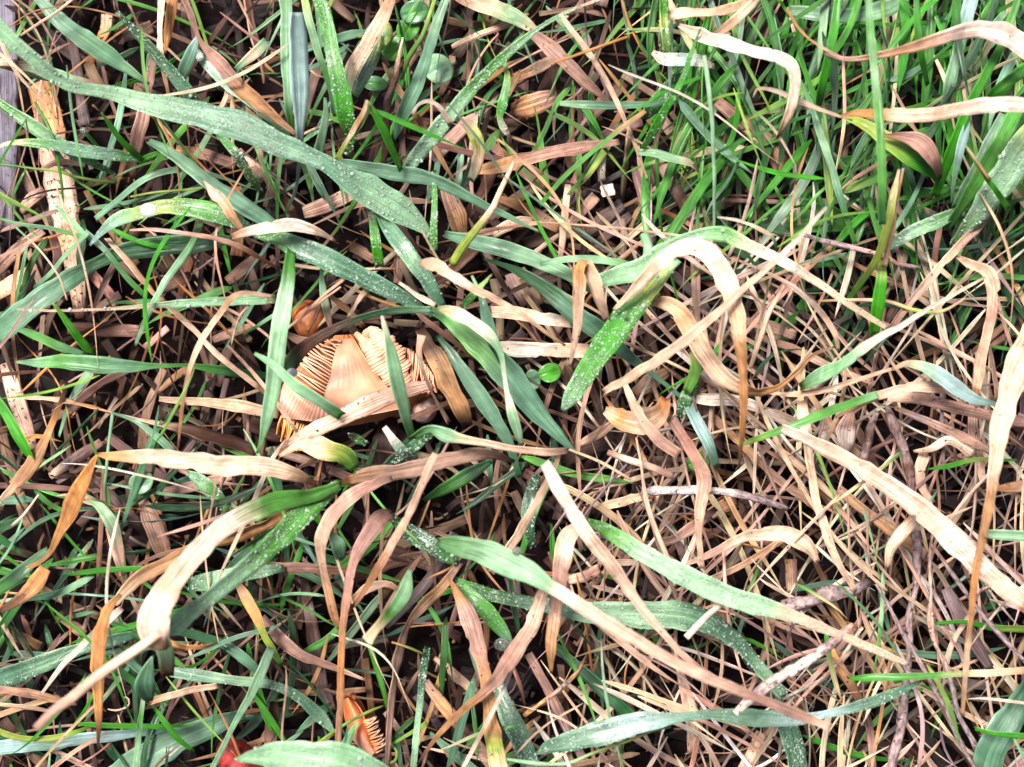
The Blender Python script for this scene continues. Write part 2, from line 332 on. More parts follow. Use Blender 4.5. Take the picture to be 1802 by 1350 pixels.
# unit drop: a low dome
def dome(seg=8, rings=3):
    v = [(0, 0, 1.0)]; f = []
    for r in range(1, rings + 1):
        a = r / rings * math.pi * .58
        for s_ in range(seg):
            q = s_ / seg * 2 * math.pi
            v.append((math.sin(a) * math.cos(q), math.sin(a) * math.sin(q), math.cos(a)))
    for s_ in range(seg):
        a, b = 1 + s_, 1 + (s_ + 1) % seg
        f.append((0, a, b, b))
    for r in range(rings - 1):
        for s_ in range(seg):
            a = 1 + r * seg + s_; b = 1 + r * seg + (s_ + 1) % seg
            f.append((a, a + seg, b + seg, b))
    return np.array(v), f
DATA = """
G;c>c>b>b>c;d2;long broad blue-green blade running from the top left corner to the centre, covered in dew;-30 10 78 28|0 52 76 30|60 105 72 26|120 150 66 22|200 165 60 30|300 192 57 44|400 214 56 52|480 248 55 46|545 275 54 36|580 292 53 34|640 332 50 56|700 368 46 50|740 398 42 26|765 418 38 4
G;b>b>c;;blue-green blade above the long dewy one, slanting down from the top left edge;60 -10 38 16|110 40 38 30|160 76 37 36|205 108 34 26|262 148 28 5
G;g>c>c>g;;pale green upright blade at the top edge, behind the powdery blue one;503 -20 46 24|504 80 44 22|507 170 40 16|515 240 30 10
G;l>l>l>b;;powdery pale blue blade hanging straight down at the top edge;520 22 62 22|523 90 60 30|527 165 58 29|528 228 54 15|526 290 44 7|518 340 36 5|500 378 28 3
G;k>k>k>b;d2;narrow dark green blade beaded with dew beside the upper straw strap;205 20 36 8|232 48 35 14|262 80 34 20|302 128 33 24|330 160 32 24|350 185 28 10
S;w>w>s>t;;pale straw strip crossing the broad dewy blade near the top left;285 -10 30 13|282 60 30 13|285 105 30 12|298 172 24 7
S;o>o>t;;orange tan leaf strip beside the pale one at the top left edge;306 -10 26 18|297 50 25 18|290 95 22 4
S;p>p>p>t>s;;pinkish lance shaped dry leaf slanting down toward the powdery blue blade;322 -6 48 12|340 36 48 12|352 70 47 8|375 98 46 22|405 132 45 30|440 168 44 28|478 200 42 18|525 240 38 6
T;s;;thin straight straw stem crossing the top left corner upward;36 62 44 5|80 33 46 6|134 -4 46 6
T;t;;fine brown arching stem above the top left blades;18 48 40 3|60 20 42 3|125 12 42 3|190 25 40 4|216 32 38 4
G;l>b;;short pale blue blade tip poking up between the pink leaf and dark dewy blade;348 62 32 3|336 95 31 20|322 128 28 18|312 160 20 10
G;b>c>g;d1;long dull green blade beneath the pinkish lance leaf;344 90 26 14|385 135 27 22|430 172 28 20|475 208 27 16|515 245 20 6
S;p>p>p>n;;wide pink straw strap hanging down under the broad dewy blade, upper left;276 80 20 14|262 150 20 20|246 228 20 24|225 312 14 20
S;s>s;;short pale straw piece ending above the broad dewy blade;410 130 24 9|395 180 24 11|385 195 23 9
G;g>c>g;d3;dewy green blade sloping down from the upper left edge;-20 165 36 14|20 195 36 18|60 222 36 24|120 262 34 24|165 288 30 16|205 308 24 5
G;s>g>b>b>g;d2;horizontal pale blade with frosty dew at the left, ending in a vivid tuft;-10 262 38 5|22 252 38 9|80 254 38 22|150 266 36 26|210 274 34 20|248 282 30 8
G;v;;vivid green sprig with a sharp tip above the frosty horizontal blade;178 198 48 3|195 222 46 9|212 245 44 11|235 268 40 14|252 284 34 8
G;v>g;d1;small curled green shoot with a dew bead at its tip, left side;146 229 38 4|158 242 36 7|175 262 32 7
G;v;;small vivid green shoot rising to meet the frosty horizontal blade;245 283 34 10|262 276 36 10|280 268 36 6
T;g>y>k;;long thin green stem running across the left side below the frosty blade;-10 288 30 5|70 298 30 5|140 312 28 6|205 322 24 6
G;b>c>b;;narrow pale blade arching over the left side above the water bead;168 385 26 10|205 355 27 12|245 322 28 13|285 304 28 12|325 300 27 12|370 318 24 10
G;b>c>b>b>c;;long striped blue-green blade slanting under the middle of the broad dewy one;262 248 30 12|300 270 32 20|350 308 32 24|400 345 32 28|450 378 32 30|495 405 30 14
T;y;;thin yellow green stem above the water bead;228 350 30 5|290 336 31 5|362 328 30 5
S;s>s>t>s;;small pale arrow shaped dry leaf lying on the looped green leaf;358 318 52 3|378 342 54 20|396 362 54 22|412 385 54 14|430 412 52 8|442 432 48 6
G;l>c>y>g>g>b;d1;looping broad green leaf carrying the big water bead;158 432 36 5|180 408 40 14|205 388 42 24|240 376 43 26|280 366 44 26|320 366 44 32|370 374 44 38|410 388 43 30|440 402 40 14
S;s>w>s>t>t;;narrow pale dry leaf arching from the looped leaf toward the upper middle;228 405 50 4|270 404 54 7|330 412 56 8|390 422 56 10|430 438 52 12|462 456 46 8|485 470 40 5
S;t>w>w>w>s;;flat whitish straw fold lying on the wide frosted blade;408 418 52 12|440 407 56 22|480 398 58 26|520 396 58 26|560 408 56 14|590 424 52 5
G;g>b>b>b>b;d2;wide frosted blue-green blade in the centre ending above the mushroom;446 414 46 6|490 420 50 26|540 440 52 40|595 465 52 42|650 494 50 34|700 518 48 26|745 545 44 14|765 556 42 6
G;b>b>b>k>k>k>b;;long dark green blade bending from the left edge into the middle left;-25 598 28 40|20 568 30 44|70 528 30 42|120 492 28 36|165 465 25 22|210 445 24 30|260 436 24 36|320 430 24 38|375 424 24 28|410 420 20 10
G;g>c>g;;thin green blade starting at the left edge above the crossing node;-10 382 28 4|40 395 29 6|90 402 29 8|150 418 28 9
G;c>c>c;;short blue-green blade meeting the crossing node from above, left side;98 362 26 6|125 390 28 14|152 416 28 10
G;c>b>g;;thin blade going down from the crossing node to the dark blade, left side;150 408 24 12|185 440 25 12|225 490 24 12|255 520 22 10
G;c>b;;narrow green blade slanting down left from the crossing node;156 408 30 10|120 445 29 9|90 480 27 9|60 508 22 7
G;g>c>c>c;;smooth pale green stalk slanting under the thin arching dry leaf;354 392 28 10|332 438 40 13|292 494 44 13|262 552 42 11|238 608 34 7
T;c>s>s;;fine straw thread from the left edge down onto the dark blade;28 400 34 4|68 438 36 4|100 482 36 4|118 528 34 4
S;s>t>s>s>s;;very long narrow straw running diagonally from the crossing node toward the mushroom;188 420 34 7|225 460 38 11|270 515 40 10|330 570 40 11|380 622 40 10|430 662 38 10|470 694 34 8
S;s>s>s>c>c>c;d2;pale horizontal stem at the left with its frosty green end behind the hanging blade;30 545 46 3|100 547 48 5|190 544 48 6|260 539 48 10|320 534 48 16|400 530 46 18|485 526 42 18
G;g>c>c>c>c>g;;broad pale green blade hanging vertically just left of the mushroom;511 440 52 12|507 480 58 22|500 540 60 31|490 600 60 33|482 660 59 30|472 720 56 24|460 775 52 9|452 798 50 4
S;s>t>s>s>t>t;;bent straw with a sharp elbow, its lower half dropping toward the tan leaf;482 522 52 6|440 516 56 9|412 520 58 12|390 548 57 12|356 598 55 13|336 645 53 11|323 700 50 8|313 790 42 5
T;s;;tiny curled straw whisker hanging below the frosty stem;440 536 44 4|422 556 42 4|412 585 38 4|406 610 34 3
G;c>g>b>g>k>k;;smooth green lance blade lying horizontally at the middle left;28 637 40 4|70 638 42 18|120 637 43 28|180 642 43 30|235 645 42 20|280 644 40 9|330 643 38 9|380 650 34 17|430 656 30 17|475 662 26 12
G;b>g>b;;dark edged blade just above the smooth lance blade at the left;24 576 30 8|60 590 32 15|110 612 32 15|148 622 30 6
G;y>v>v>v;;vivid green shoot rising from the smooth lance blade at the left;92 532 52 3|110 556 50 9|132 588 48 13|152 612 45 15|168 620 42 6
S;o>s>s>s>s>t;;broad creased tan leaf lying horizontally at the left above the blurred stalk;172 800 62 5|200 804 66 16|260 806 68 30|330 812 68 36|400 818 68 40|470 822 66 38|520 834 62 24|550 850 56 10|558 858 54 4
S;o>o>o>t>o>o;;orange drooping leaf folded down from the broad tan leaf's left end;172 802 60 5|160 825 58 22|138 865 54 34|120 905 48 32|102 945 42 20|82 980 36 10|40 1005 34 7|-10 1030 32 8
S;n>o>t>t>s;;long brown twisting leaf on the left below the lance blade;118 672 24 6|104 715 28 10|84 765 30 18|60 810 32 26|30 850 34 20|0 882 32 8
G;v;;vivid green blade pointing down at the left edge under the lance blade;-12 690 34 12|10 725 34 20|35 770 34 22|55 805 32 14|62 815 30 4
S;o>s>o>s>n>n>n;;flat straw strip crossing the lower left from the chip pile to the tan leaf;30 698 24 8|90 703 26 10|150 714 27 12|215 732 28 16|270 745 28 24|330 758 28 30|390 776 26 28|450 796 22 20
S;s>s>s>p;;pale straw strip running horizontally behind the hanging blade's lower end;280 702 22 10|350 706 22 16|420 714 22 26|490 728 20 22
G;c>b>c;;blue-green blade end below the lance blade, slanting to the lower left;160 655 22 18|140 680 22 16|122 712 22 12|104 768 18 5
T;k;;thin dark green stem curving above the drooping orange leaf;172 720 34 5|145 745 34 5|112 785 30 5|84 822 26 6
T;c;;thin upright green stalk passing under the broad tan leaf;200 725 42 7|192 780 44 6|188 840 42 6|184 892 30 5
G;c>g>g;d3;short dewy green blade emerging beneath the broad tan leaf;330 832 24 10|355 848 28 30|380 870 28 30|402 900 26 12
G;b>c;;narrow green blade leading down to the broad tan leaf from above;196 726 30 4|240 742 32 8|275 768 32 14|305 796 30 14
S;n>n>n;;dull grey-brown leaf half hidden beneath the broad tan leaf;165 840 16 18|205 880 17 26|240 920 18 24|262 950 14 6
S;p>p>p;;dull pink grey leaf pointing down between dark leaf and blurred stalk;248 876 20 12|262 905 22 30|278 945 22 34|292 985 18 24
G;g>c>s>s;;green leaf fading to straw under the drooping orange leaf;145 870 24 8|175 892 28 16|198 925 29 26|208 960 28 20|215 1000 24 8|218 1030 20 5
G;g>g>g>w>w>s>w>t;;large out of focus leaf fading from green to cream at the lower left;600 852 50 14|550 872 56 26|490 884 64 38|430 908 72 42|375 945 82 40|325 1000 92 44|290 1050 100 52|272 1095 104 58|278 1128 102 40|296 1140 98 10
T;s>s>s>p;;blurred straw stalk leading down left from the cream leaf;288 1108 102 14|240 1142 104 19|180 1182 106 20|120 1232 108 20|62 1282 110 17
G;g>g>g>c>c>c;d3;long dewy green blade joining the cream blurred leaf at its folded tip;598 852 46 18|550 888 56 42|490 948 66 44|430 1000 76 34|370 1050 86 28|310 1098 96 34|294 1112 98 20
G;c>n;;small dull green flap under the folded tip of the cream leaf;284 1122 84 28|292 1155 80 30|296 1190 74 20
G;c>b>b;;pale green leaf tip hanging below the blurred fold;268 1155 66 3|258 1185 64 26|255 1208 62 36|264 1234 56 10
S;o>o>t;;short orange curl pointing away beneath the blurred fold;296 1128 76 14|325 1138 76 15|358 1138 76 10|384 1131 74 3
S;t>s>s>s;;thin dry straw fanning out from the pale green tip at the lower left;262 1236 40 12|300 1224 42 12|345 1212 42 14|385 1206 40 10
G;c>g>c>c;;upright pale green stalk at the bottom left;252 1230 44 8|247 1270 44 10|243 1310 42 11|238 1362 40 12
S;t>o>o>o>n;;hanging rusty orange leaf with a dark pointed tip at the lower left;212 1046 60 8|192 1068 62 18|178 1105 62 26|172 1160 62 28|172 1210 60 22|174 1260 58 15|173 1300 54 7|173 1322 52 3
S;s>t>t>o>t;;broad tan strip running behind the cream leaf toward the mushroom;200 1062 44 14|240 1020 44 26|300 988 42 30|360 958 40 26|430 935 38 24|500 905 36 20|530 895 34 8
S;w>w>w;;straight whitish straw behind the hanging rusty leaf;72 1222 40 6|110 1172 42 11|150 1132 42 13|190 1092 40 18|215 1070 38 12
G;b>b>c>b>b;d1;wide blue-green blade coming in from the lower left edge;-20 1200 24 38|30 1182 26 42|80 1164 27 34|140 1140 26 24|200 1125 24 24|250 1112 20 10
S;p>t>p;;split pink straw strip at the lower left edge;-10 1212 28 14|50 1220 29 18|100 1232 28 12|136 1240 26 4
S;s>p;;pale thin straw strip just under the split pink one;-10 1238 24 8|45 1244 25 9|95 1252 22 6
G;y>y>y>v;;bright yellow green blade curling along the bottom left;-10 1280 38 8|10 1292 38 12|45 1300 37 10|95 1298 36 10|140 1286 34 8|160 1276 30 5
G;l>b>l>b;;long blue-grey blade lying along the bottom left edge;-20 1318 22 28|60 1310 24 26|140 1300 24 24|220 1292 24 18|300 1282 22 12
G;c>b>b>k;;wide ribbed green blade rising from the bottom edge, lower left;185 1370 20 30|250 1338 22 50|310 1305 22 52|370 1278 22 38|430 1255 20 16
G;v>v>v;;vivid green sliver crossing the wide ribbed blade at the bottom left;268 1240 38 4|288 1268 38 11|312 1298 36 12|340 1322 32 7
G;b>b>c>b>b>c;d1;long dewy blade running horizontally at the lower left toward the dark gap;300 1182 38 18|360 1190 38 20|420 1198 38 18|480 1206 37 16|530 1230 35 20|565 1262 32 22|590 1292 28 6
G;b>c>c>c;;slim blue-green blade crossing over the horizontal dewy one at the lower left;478 1140 42 14|458 1185 44 20|440 1225 44 15|412 1275 42 10|372 1356 38 10
G;k>k>b>b;;dark green arching blade beneath the orange curl;308 1110 26 12|350 1120 28 16|400 1138 30 18|440 1168 30 18|470 1200 26 14
G;n>t>o>y>y>g;;narrow leaf with a rusty middle and green end at the lower left;412 1020 36 6|430 1045 38 20|448 1078 38 22|462 1110 38 14|478 1140 36 15|496 1172 30 8
S;p>p>p>s;;dusty pink strip with a small dark hole at the lower left;462 1085 28 14|495 1125 30 24|535 1155 30 22|590 1175 28 14|642 1196 26 5
G;c>c>c>c>c;d1;large blurred pale green blade across the bottom edge;415 1338 78 5|455 1330 82 34|510 1330 86 60|570 1338 88 74|630 1356 86 70|700 1392 80 40
S;n>p>p>p>t;;wide pinkish tan leaf arching below the mushroom;905 812 46 8|870 800 54 18|830 800 57 26|780 812 58 30|720 826 57 30|665 836 54 32|630 842 48 26|600 850 40 10
S;p>p>s>s>t>t;;arched pinkish leaf curling down from the wide one, below the mushroom;690 842 58 12|650 856 62 24|610 882 64 30|580 915 64 30|566 950 62 24|568 990 58 15|576 1030 54 16|588 1080 50 18|598 1108 46 6
S;s>s>s>t>t;;straight pale straw propped diagonally below the mushroom;766 798 76 12|745 845 76 16|722 900 74 15|695 950 70 15|665 1000 64 14|635 1050 58 10|612 1076 52 5
S;p>p>p>t>o>t>p;;long dry leaf hanging down in a fork beside the arched one to the bottom;690 902 46 16|668 915 54 36|645 945 57 34|625 985 58 20|612 1040 58 18|604 1100 57 15|600 1180 55 14|597 1260 52 14|594 1335 48 12
S;w>w>s>s>s>s>p>p;;very long cream straw running from the centre down to the lower middle;958 815 78 18|985 862 80 24|1020 920 80 25|1050 958 80 28|1090 1010 78 25|1130 1070 76 18|1165 1110 74 14|1210 1160 72 13|1270 1200 70 10|1335 1235 66 7
G;g>c>c>w>s>s>s>p>p>s;;broad smooth leaf in the lower middle tapering into a long blurred peach stalk;770 952 70 14|800 958 76 38|840 968 80 46|890 988 84 48|930 1008 87 42|970 1032 89 28|1030 1070 92 26|1100 1115 94 26|1180 1160 94 24|1260 1198 94 20|1340 1230 94 18|1400 1255 94 20|1462 1280 93 15
G;k>k>g;d4;dark dew covered leaf just before the broad smooth leaf;684 905 34 8|715 932 38 30|750 955 40 34|785 978 40 26|805 990 38 12
G;g>g>c>c>c>s>s>s;d3;thick dewy stem leaf crossing the lower right of the centre;1030 916 56 10|1070 935 64 26|1120 968 68 34|1180 1000 70 38|1240 1030 71 40|1300 1055 72 40|1350 1070 72 34|1410 1090 71 22|1480 1118 68 16|1560 1152 62 14|1600 1170 58 6
S;s>s>p>s>t>t;;striped dry leaf hanging straight down under the blurred leaf;1020 926 58 16|1000 945 62 30|990 985 64 32|984 1030 64 28|976 1080 62 24|970 1140 60 18|970 1185 56 5
S;s>s>p>p>t>t>n;;long pinkish dry leaf curving down left from the blurred leaf;960 1030 64 20|950 1060 66 26|935 1100 66 30|905 1150 64 34|870 1200 60 24|820 1245 56 14|770 1295 50 10|735 1345 44 6
S;t>p>p>t>t>y>s;;long upright dry leaf with a widened middle reaching the bottom edge;790 1018 44 4|805 1045 50 18|825 1085 53 34|838 1130 54 32|852 1180 54 22|860 1230 53 24|868 1290 52 32|882 1365 50 36
G;g>k>b>c>c>b>b>c;d2;long blue-green blade curving behind the blurred stalk in the lower middle;800 1020 34 12|850 1042 38 24|920 1060 42 26|990 1070 46 30|1050 1078 49 40|1110 1080 50 48|1170 1082 50 48|1230 1092 49 44|1290 1125 46 32|1340 1180 42 24|1380 1225 38 24
G;g>g>c;d1;short green pointed blade above the clear water drop;812 1030 40 12|840 1058 42 28|868 1090 42 30|890 1118 40 18|905 1142 36 4
G;k>k>c>c>c;d2;thin frosty green stalk dropping to the bottom edge, lower middle;752 1138 38 12|745 1180 42 15|740 1230 43 13|733 1290 43 12|727 1362 42 13
S;p>t>n>p>p>p;;twisting dull straw vine going down to the bottom beside the frosty stalk;810 990 36 10|775 1035 40 22|740 1070 42 22|715 1105 42 12|702 1145 42 19|693 1200 42 15|686 1270 40 12|680 1350 36 8
G;b>b>l>b>b>l>b>b;d1;slate blue blade curving along the bottom right of the middle;942 1328 54 3|975 1312 56 28|1030 1298 58 42|1085 1282 59 42|1140 1270 60 34|1200 1262 60 16|1250 1258 60 20|1320 1262 60 32|1390 1266 60 26|1450 1258 60 16|1530 1236 58 22|1580 1218 56 18|1622 1198 52 4
T;c>c>y>c;;pale thin tendril curving beneath the slate blue blade;882 1335 50 5|940 1342 52 9|1010 1338 53 7|1080 1312 53 6|1150 1285 52 5|1180 1278 50 4
G;b>b>b>b;d4;upright blue-green blade crusted with dew at the bottom middle;868 1195 26 22|885 1235 28 36|905 1280 30 38|925 1325 30 36|945 1370 30 34
G;k>b>k>g;;dark green blade slanting into the slate blue blade from above;972 1130 22 12|1010 1165 26 20|1060 1212 28 24|1105 1255 28 22|1135 1280 26 10
W;n>t>u>t>o;;small forked brown twig above the slate blue blade;1032 1152 42 6|1015 1180 44 11|985 1212 44 13|955 1235 42 10|922 1258 38 15
G;b>b>b;d4;frosty upright blade entering at the bottom edge under the twig end;1368 1225 34 10|1378 1262 38 34|1392 1300 38 42|1402 1365 38 46
W;p>u>w>u>w;;pale woody stick rising from the split tip in the lower right;1500 1100 66 20|1460 1135 68 27|1410 1170 70 26|1360 1200 72 27|1320 1232 74 26|1288 1258 76 18
T;w>w;;short pale broken straw touching the cream straw in the lower right;1278 1056 66 12|1240 1088 68 12|1206 1124 70 13
W;u>u>u>d;;thick mottled dead twig piece at the lower right;1378 1068 40 26|1410 1060 42 38|1450 1054 42 42|1495 1040 40 36|1530 1020 38 26
S;w>s>s>s>s>w>s>s;;long creased straw leaf sweeping across the right side to the edge;1376 752 58 14|1430 778 62 24|1490 808 64 28|1545 842 66 32|1600 880 67 40|1650 922 68 48|1700 970 68 46|1750 1020 67 38|1830 1078 66 34
S;s>s>s>s>t>t>o>t>s>t;;big arching straw leaf hanging down the right edge;1830 588 66 70|1795 640 72 60|1772 700 75 42|1760 760 76 32|1750 820 76 26|1742 880 75 20|1730 940 74 16|1716 1010 72 13|1708 1090 70 11|1700 1170 66 9|1694 1260 60 7
G;y>g>g>g>c;;bright green blade lying diagonally above the long creased straw;1300 784 50 6|1350 766 56 12|1410 744 58 15|1470 720 58 16|1545 694 56 14
S;s>t>s>s>o;;peach straw continuing from the bright green blade to an orange tip;1470 735 46 5|1510 710 52 16|1560 692 54 18|1610 680 54 20|1650 682 52 22|1672 690 48 6
G;s>c>l>l>b;;twisted pale blue-green leaf near the arching straw at the right;1570 650 54 6|1600 640 58 12|1640 652 60 22|1680 680 60 28|1715 702 58 20|1758 712 54 5
S;s>s>s>s>s;;curved pale straw leading to the twisted blue-green leaf;1350 692 46 4|1400 694 50 10|1455 686 52 11|1510 668 53 9|1575 648 53 6
G;c>g>v>g>y>c;d3;wide vivid green blade crusted with dew rising in the centre;990 722 50 10|1008 694 52 34|1040 642 54 44|1080 582 56 48|1118 532 58 44|1160 485 60 34|1192 455 60 20
S;s>s>w>w>s>t>t>o>n;;cream arch springing from the vivid green blade and hanging to a dark point;1080 545 60 8|1120 505 64 20|1160 462 70 30|1208 434 74 34|1250 450 76 38|1278 490 76 38|1294 540 75 30|1303 600 74 24|1308 660 72 18|1308 720 68 14|1304 780 62 10|1300 826 56 3
G;c>c>c>c>g>w>w>s>s>s;d1;second pale arch above the cream one, stretching away as a straw;1052 495 54 24|1090 484 58 32|1130 470 60 34|1175 438 62 30|1220 415 64 20|1270 412 65 26|1320 434 66 24|1380 462 66 20|1440 498 64 14|1500 540 60 12|1562 578 54 8
T;c>c;;glassy pale stub standing where the two arches begin;1138 410 52 18|1138 440 54 20|1130 480 52 22
S;s>t>s>s>t>o>t>s;;peach leaf bending below the cream arch and curling up to the orange end;1148 532 50 12|1175 534 58 26|1205 556 62 36|1228 600 62 34|1255 640 60 30|1285 672 58 28|1325 688 56 18|1365 682 55 12|1400 655 54 10|1430 625 52 8|1470 610 46 5
S;w>w>s>s>s>s;;long thin straw crossing both arches from the upper right to the centre;1454 364 80 6|1410 414 80 9|1362 462 80 11|1300 516 79 13|1235 575 78 17|1160 632 74 20|1100 668 68 19|1062 692 60 14
S;w>w>w>c>g;;long straight straw ending in a green dewy tip right of the arches;1734 488 58 4|1690 512 60 7|1640 540 62 9|1590 572 62 12|1540 600 61 16|1490 636 59 22|1440 664 56 26|1408 682 52 12
S;s>p>s>p>p;;flat pinkish straw at the right, leaning down from the green clump;1762 340 44 12|1730 385 46 18|1690 430 46 16|1640 485 46 17|1590 545 45 15|1560 590 40 16
S;s>s>p>s>s;;pale straw bending downward near the right edge with a forked end;1684 452 46 6|1705 462 50 14|1738 478 52 22|1750 510 52 22|1744 560 51 18|1730 620 49 17|1716 700 44 11
S;p>p;;short second fork of the bending straw near the right edge;1738 600 46 8|1746 640 45 10|1756 705 42 10
S;o>s>s>s;;pale folded strip hanging left side of an upturned V in the centre;1028 458 66 14|1020 478 66 26|1020 520 64 23|1016 570 60 18|1010 610 56 11|1002 645 52 5
S;o>s>s>p;;pale folded strip forming the other side of the upturned V;1034 460 65 20|1044 488 64 24|1056 525 62 20|1070 566 56 13
G;b>b>c>b;;blue-green blade running from the centre toward the upturned V;782 412 34 14|830 424 36 26|890 440 38 30|950 460 38 28|1010 490 36 20|1045 515 30 8
G;k>k>k>b>b>b>b;;long dark green blade slipping beneath the vivid dewy one;850 455 32 4|900 472 38 12|950 500 40 26|1000 540 42 36|1050 580 42 38|1100 622 40 22|1150 660 36 10|1200 700 32 7
G;b>c>g;;slim horizontal blade behind the upturned V;950 465 44 8|1000 456 45 13|1060 458 45 15|1120 468 44 10
G;b>b>c>b>b;d1;frosted blue-green blade falling just right of the centre line toward the mushroom;664 372 44 10|685 405 48 28|712 440 50 32|738 475 50 30|762 512 49 24|780 540 46 12
G;b>g>g>b>b>b>b;;broad dark blue-green blade beside the mushroom leading down to the middle;756 545 42 10|790 560 44 30|830 595 45 46|872 636 46 50|915 688 46 46|950 730 45 32|985 768 44 18|1022 806 40 5
G;k>b>b>b>k;;second blue-green blade underneath and parallel, right of the mushroom;770 590 30 8|800 630 32 20|840 690 33 30|870 735 33 28|895 780 32 20|915 840 28 8
G;y>w>c>c>w>c>c;;twisted cream and green leaf curling down over the broad dark blade;770 543 56 8|795 548 60 22|830 566 62 24|862 592 62 22|880 620 60 12|887 660 58 8|893 695 57 10|903 730 56 20|912 762 54 14|918 785 50 4
G;k>n>n>k>k>c;;grey-green strap arching over the top of the mushroom;498 668 46 26|518 630 50 28|548 603 53 22|590 578 55 16|640 557 56 11|700 546 56 13|760 544 54 12
S;t>w>s>s>s>t;;peach dry leaf slanting down from above the mushroom to the centre right;738 462 64 8|762 466 66 26|790 482 67 22|825 505 67 16|870 526 66 14|920 556 64 10|965 588 60 7|995 608 56 4
S;w>w>s;;short cream strip above the arching grey strap;702 498 46 6|735 520 50 12|765 538 52 12
G;k>g>g>g;d3;thin upright dewy stalk left of the diagonal straw in the upper centre;764 300 36 8|765 340 40 10|764 390 42 13|762 440 40 14
G;g>v>v;d1;short vivid green segment beneath the end of the broad dewy blade;656 380 38 14|662 430 40 18|668 470 36 18
T;s>s>y>y;;yellowish straw stalk leaning in the upper centre;908 288 54 7|880 332 54 10|850 385 53 14|820 425 50 17|795 462 44 18
G;b>b>b>c;;blue-green blade crossing the upper centre under the upright dewy stalk;592 284 36 12|640 294 38 20|700 304 39 28|760 316 39 26|820 344 38 16|880 374 36 12|950 408 32 3
G;s>c>g>g>c>c;d4;dewy green leaf slanting across the upper middle from a straw stem;1062 -4 48 5|1000 20 50 6|945 52 50 9|900 88 49 16|850 135 47 20|800 190 45 26|760 240 43 30|718 296 38 22
G;y>g>v>w;d1;short hanging green blade with a frosted white tip, upper middle;888 108 44 6|893 145 44 14|884 185 44 18|880 208 43 11|886 225 42 14|896 240 40 6
G;v>v>g>v>v>v;d2;vivid green upright blade near the top left of centre;552 -20 50 26|570 20 50 26|582 80 50 28|595 140 50 30|608 200 48 34|618 240 42 22|612 275 34 8
G;y>c>g>c;;narrow yellow green blade left of the vivid upright one;534 -10 46 14|548 50 46 15|562 100 44 14|580 150 42 12|590 205 36 8
S;s>t>s>y;;bent straw half of the inverted V in the upper left of centre;646 176 58 6|640 200 57 10|622 230 54 11|592 282 46 9
G;y>v>v>v;;vivid green half of the inverted V in the upper left of centre;648 180 56 7|665 210 54 13|685 250 50 15|706 300 42 9
T;y>g;;bright green thin stem leaning from the top edge in the upper middle;768 -10 44 9|748 50 43 9|725 95 40 10|706 138 32 8
G;c>b>b>b>b;;long dull blue-green blade leaning from the top edge, behind the brown stem;792 -20 32 14|770 40 32 18|752 95 31 22|735 145 30 28|712 195 28 28|692 245 22 12
W;s>n>d>n>n;;dark brown woody stem with a pale tip in the upper middle;710 66 38 6|702 105 38 14|692 150 36 22|682 205 32 20|672 290 24 16
G;t>s>s>c;d2;straw coloured leaf fading to frosted green at the top middle;692 -10 36 16|672 32 37 24|645 80 37 26|622 120 36 30|612 155 34 22|606 180 30 8
G;y>c>c;d3;frosted yellow green leaf beside the pink strip at the top middle;668 55 30 8|655 95 31 26|635 135 31 30|618 165 29 24
S;w>w>w>s;;little white hook of straw over a dark hollow;726 200 46 6|738 183 47 7|757 178 48 8|775 190 48 11|795 220 45 10
S;t>t>p>p>p;;flat tan strip lying across the upper centre above the chips;842 302 30 20|890 292 31 30|950 275 32 28|1010 262 32 26|1090 250 30 12
S;s>s>s>s>s;;long slim straw falling diagonally through the upper middle;985 25 52 8|1020 72 52 12|1060 130 50 11|1090 190 48 9|1115 250 44 7|1140 318 38 4
T;o;;thin orange straw wisp crossing the slim diagonal straw;975 110 54 5|1010 98 55 6|1050 84 55 6|1108 64 52 5
S;p>p>p>p;;flat dusky pink leaf left of the slim diagonal straw;930 55 32 16|965 80 33 28|1005 118 34 24|1040 152 33 16|1078 185 28 5
G;k>g>v>v>v;d1;slender green blade with a curved tip in the upper right of centre;1233 50 62 3|1216 95 60 8|1200 142 58 12|1172 190 55 15|1150 230 50 17|1130 262 44 10
G;t>g>g>v;;thin olive blade slanting down left above the upper tan strip;1136 196 50 7|1100 222 50 10|1050 262 48 9|995 310 46 9|950 362 42 8
G;c>c>c>s;;short drooping pale blade at the end of the slender green one;1122 268 42 10|1150 270 44 15|1185 280 44 17|1215 288 43 14|1230 304 38 5
G;c>b>b>g;;horizontal pale blade behind the slim diagonal straw;985 182 32 8|1030 184 34 15|1090 186 34 15|1160 182 33 10|1242 176 30 4
T;c;;tall thin pale green stalk dropping from the white frosted bend;1240 98 58 9|1248 150 58 10|1254 240 56 8|1257 330 52 7|1256 430 44 5
S;s>w>w>w>w>s>t;;white glossy arch bending down sharply in the upper right;1195 45 56 8|1230 62 60 26|1275 76 62 28|1330 92 64 24|1375 104 66 24|1396 122 66 24|1399 150 65 20|1392 185 63 18|1378 220 60 13|1366 245 56 4
S;s>s>s>t;;pale leaf arching across the very top right of centre;1160 40 46 8|1195 24 48 20|1240 24 49 20|1290 14 49 20|1340 -10 48 14
S;t>s>p;;cream leaf running to the top edge from the white arch;1258 62 50 16|1290 38 50 20|1330 0 50 16|1340 -15 48 12
G;w>l>w;d4;frost whitened blade tip left of the white arch;1148 92 52 8|1170 104 53 24|1205 106 54 26|1240 110 54 20|1258 120 52 6
G;v>y>g;d2;bright dewy stub standing above the frost whitened tip;1166 -15 52 18|1168 30 54 20|1172 75 54 18|1172 112 50 10
S;s>w>s>s>t;;thin curled straw with a hooked tip in the upper right;1325 172 50 3|1335 156 52 6|1370 162 54 10|1415 182 54 11|1450 196 53 8|1500 212 50 4
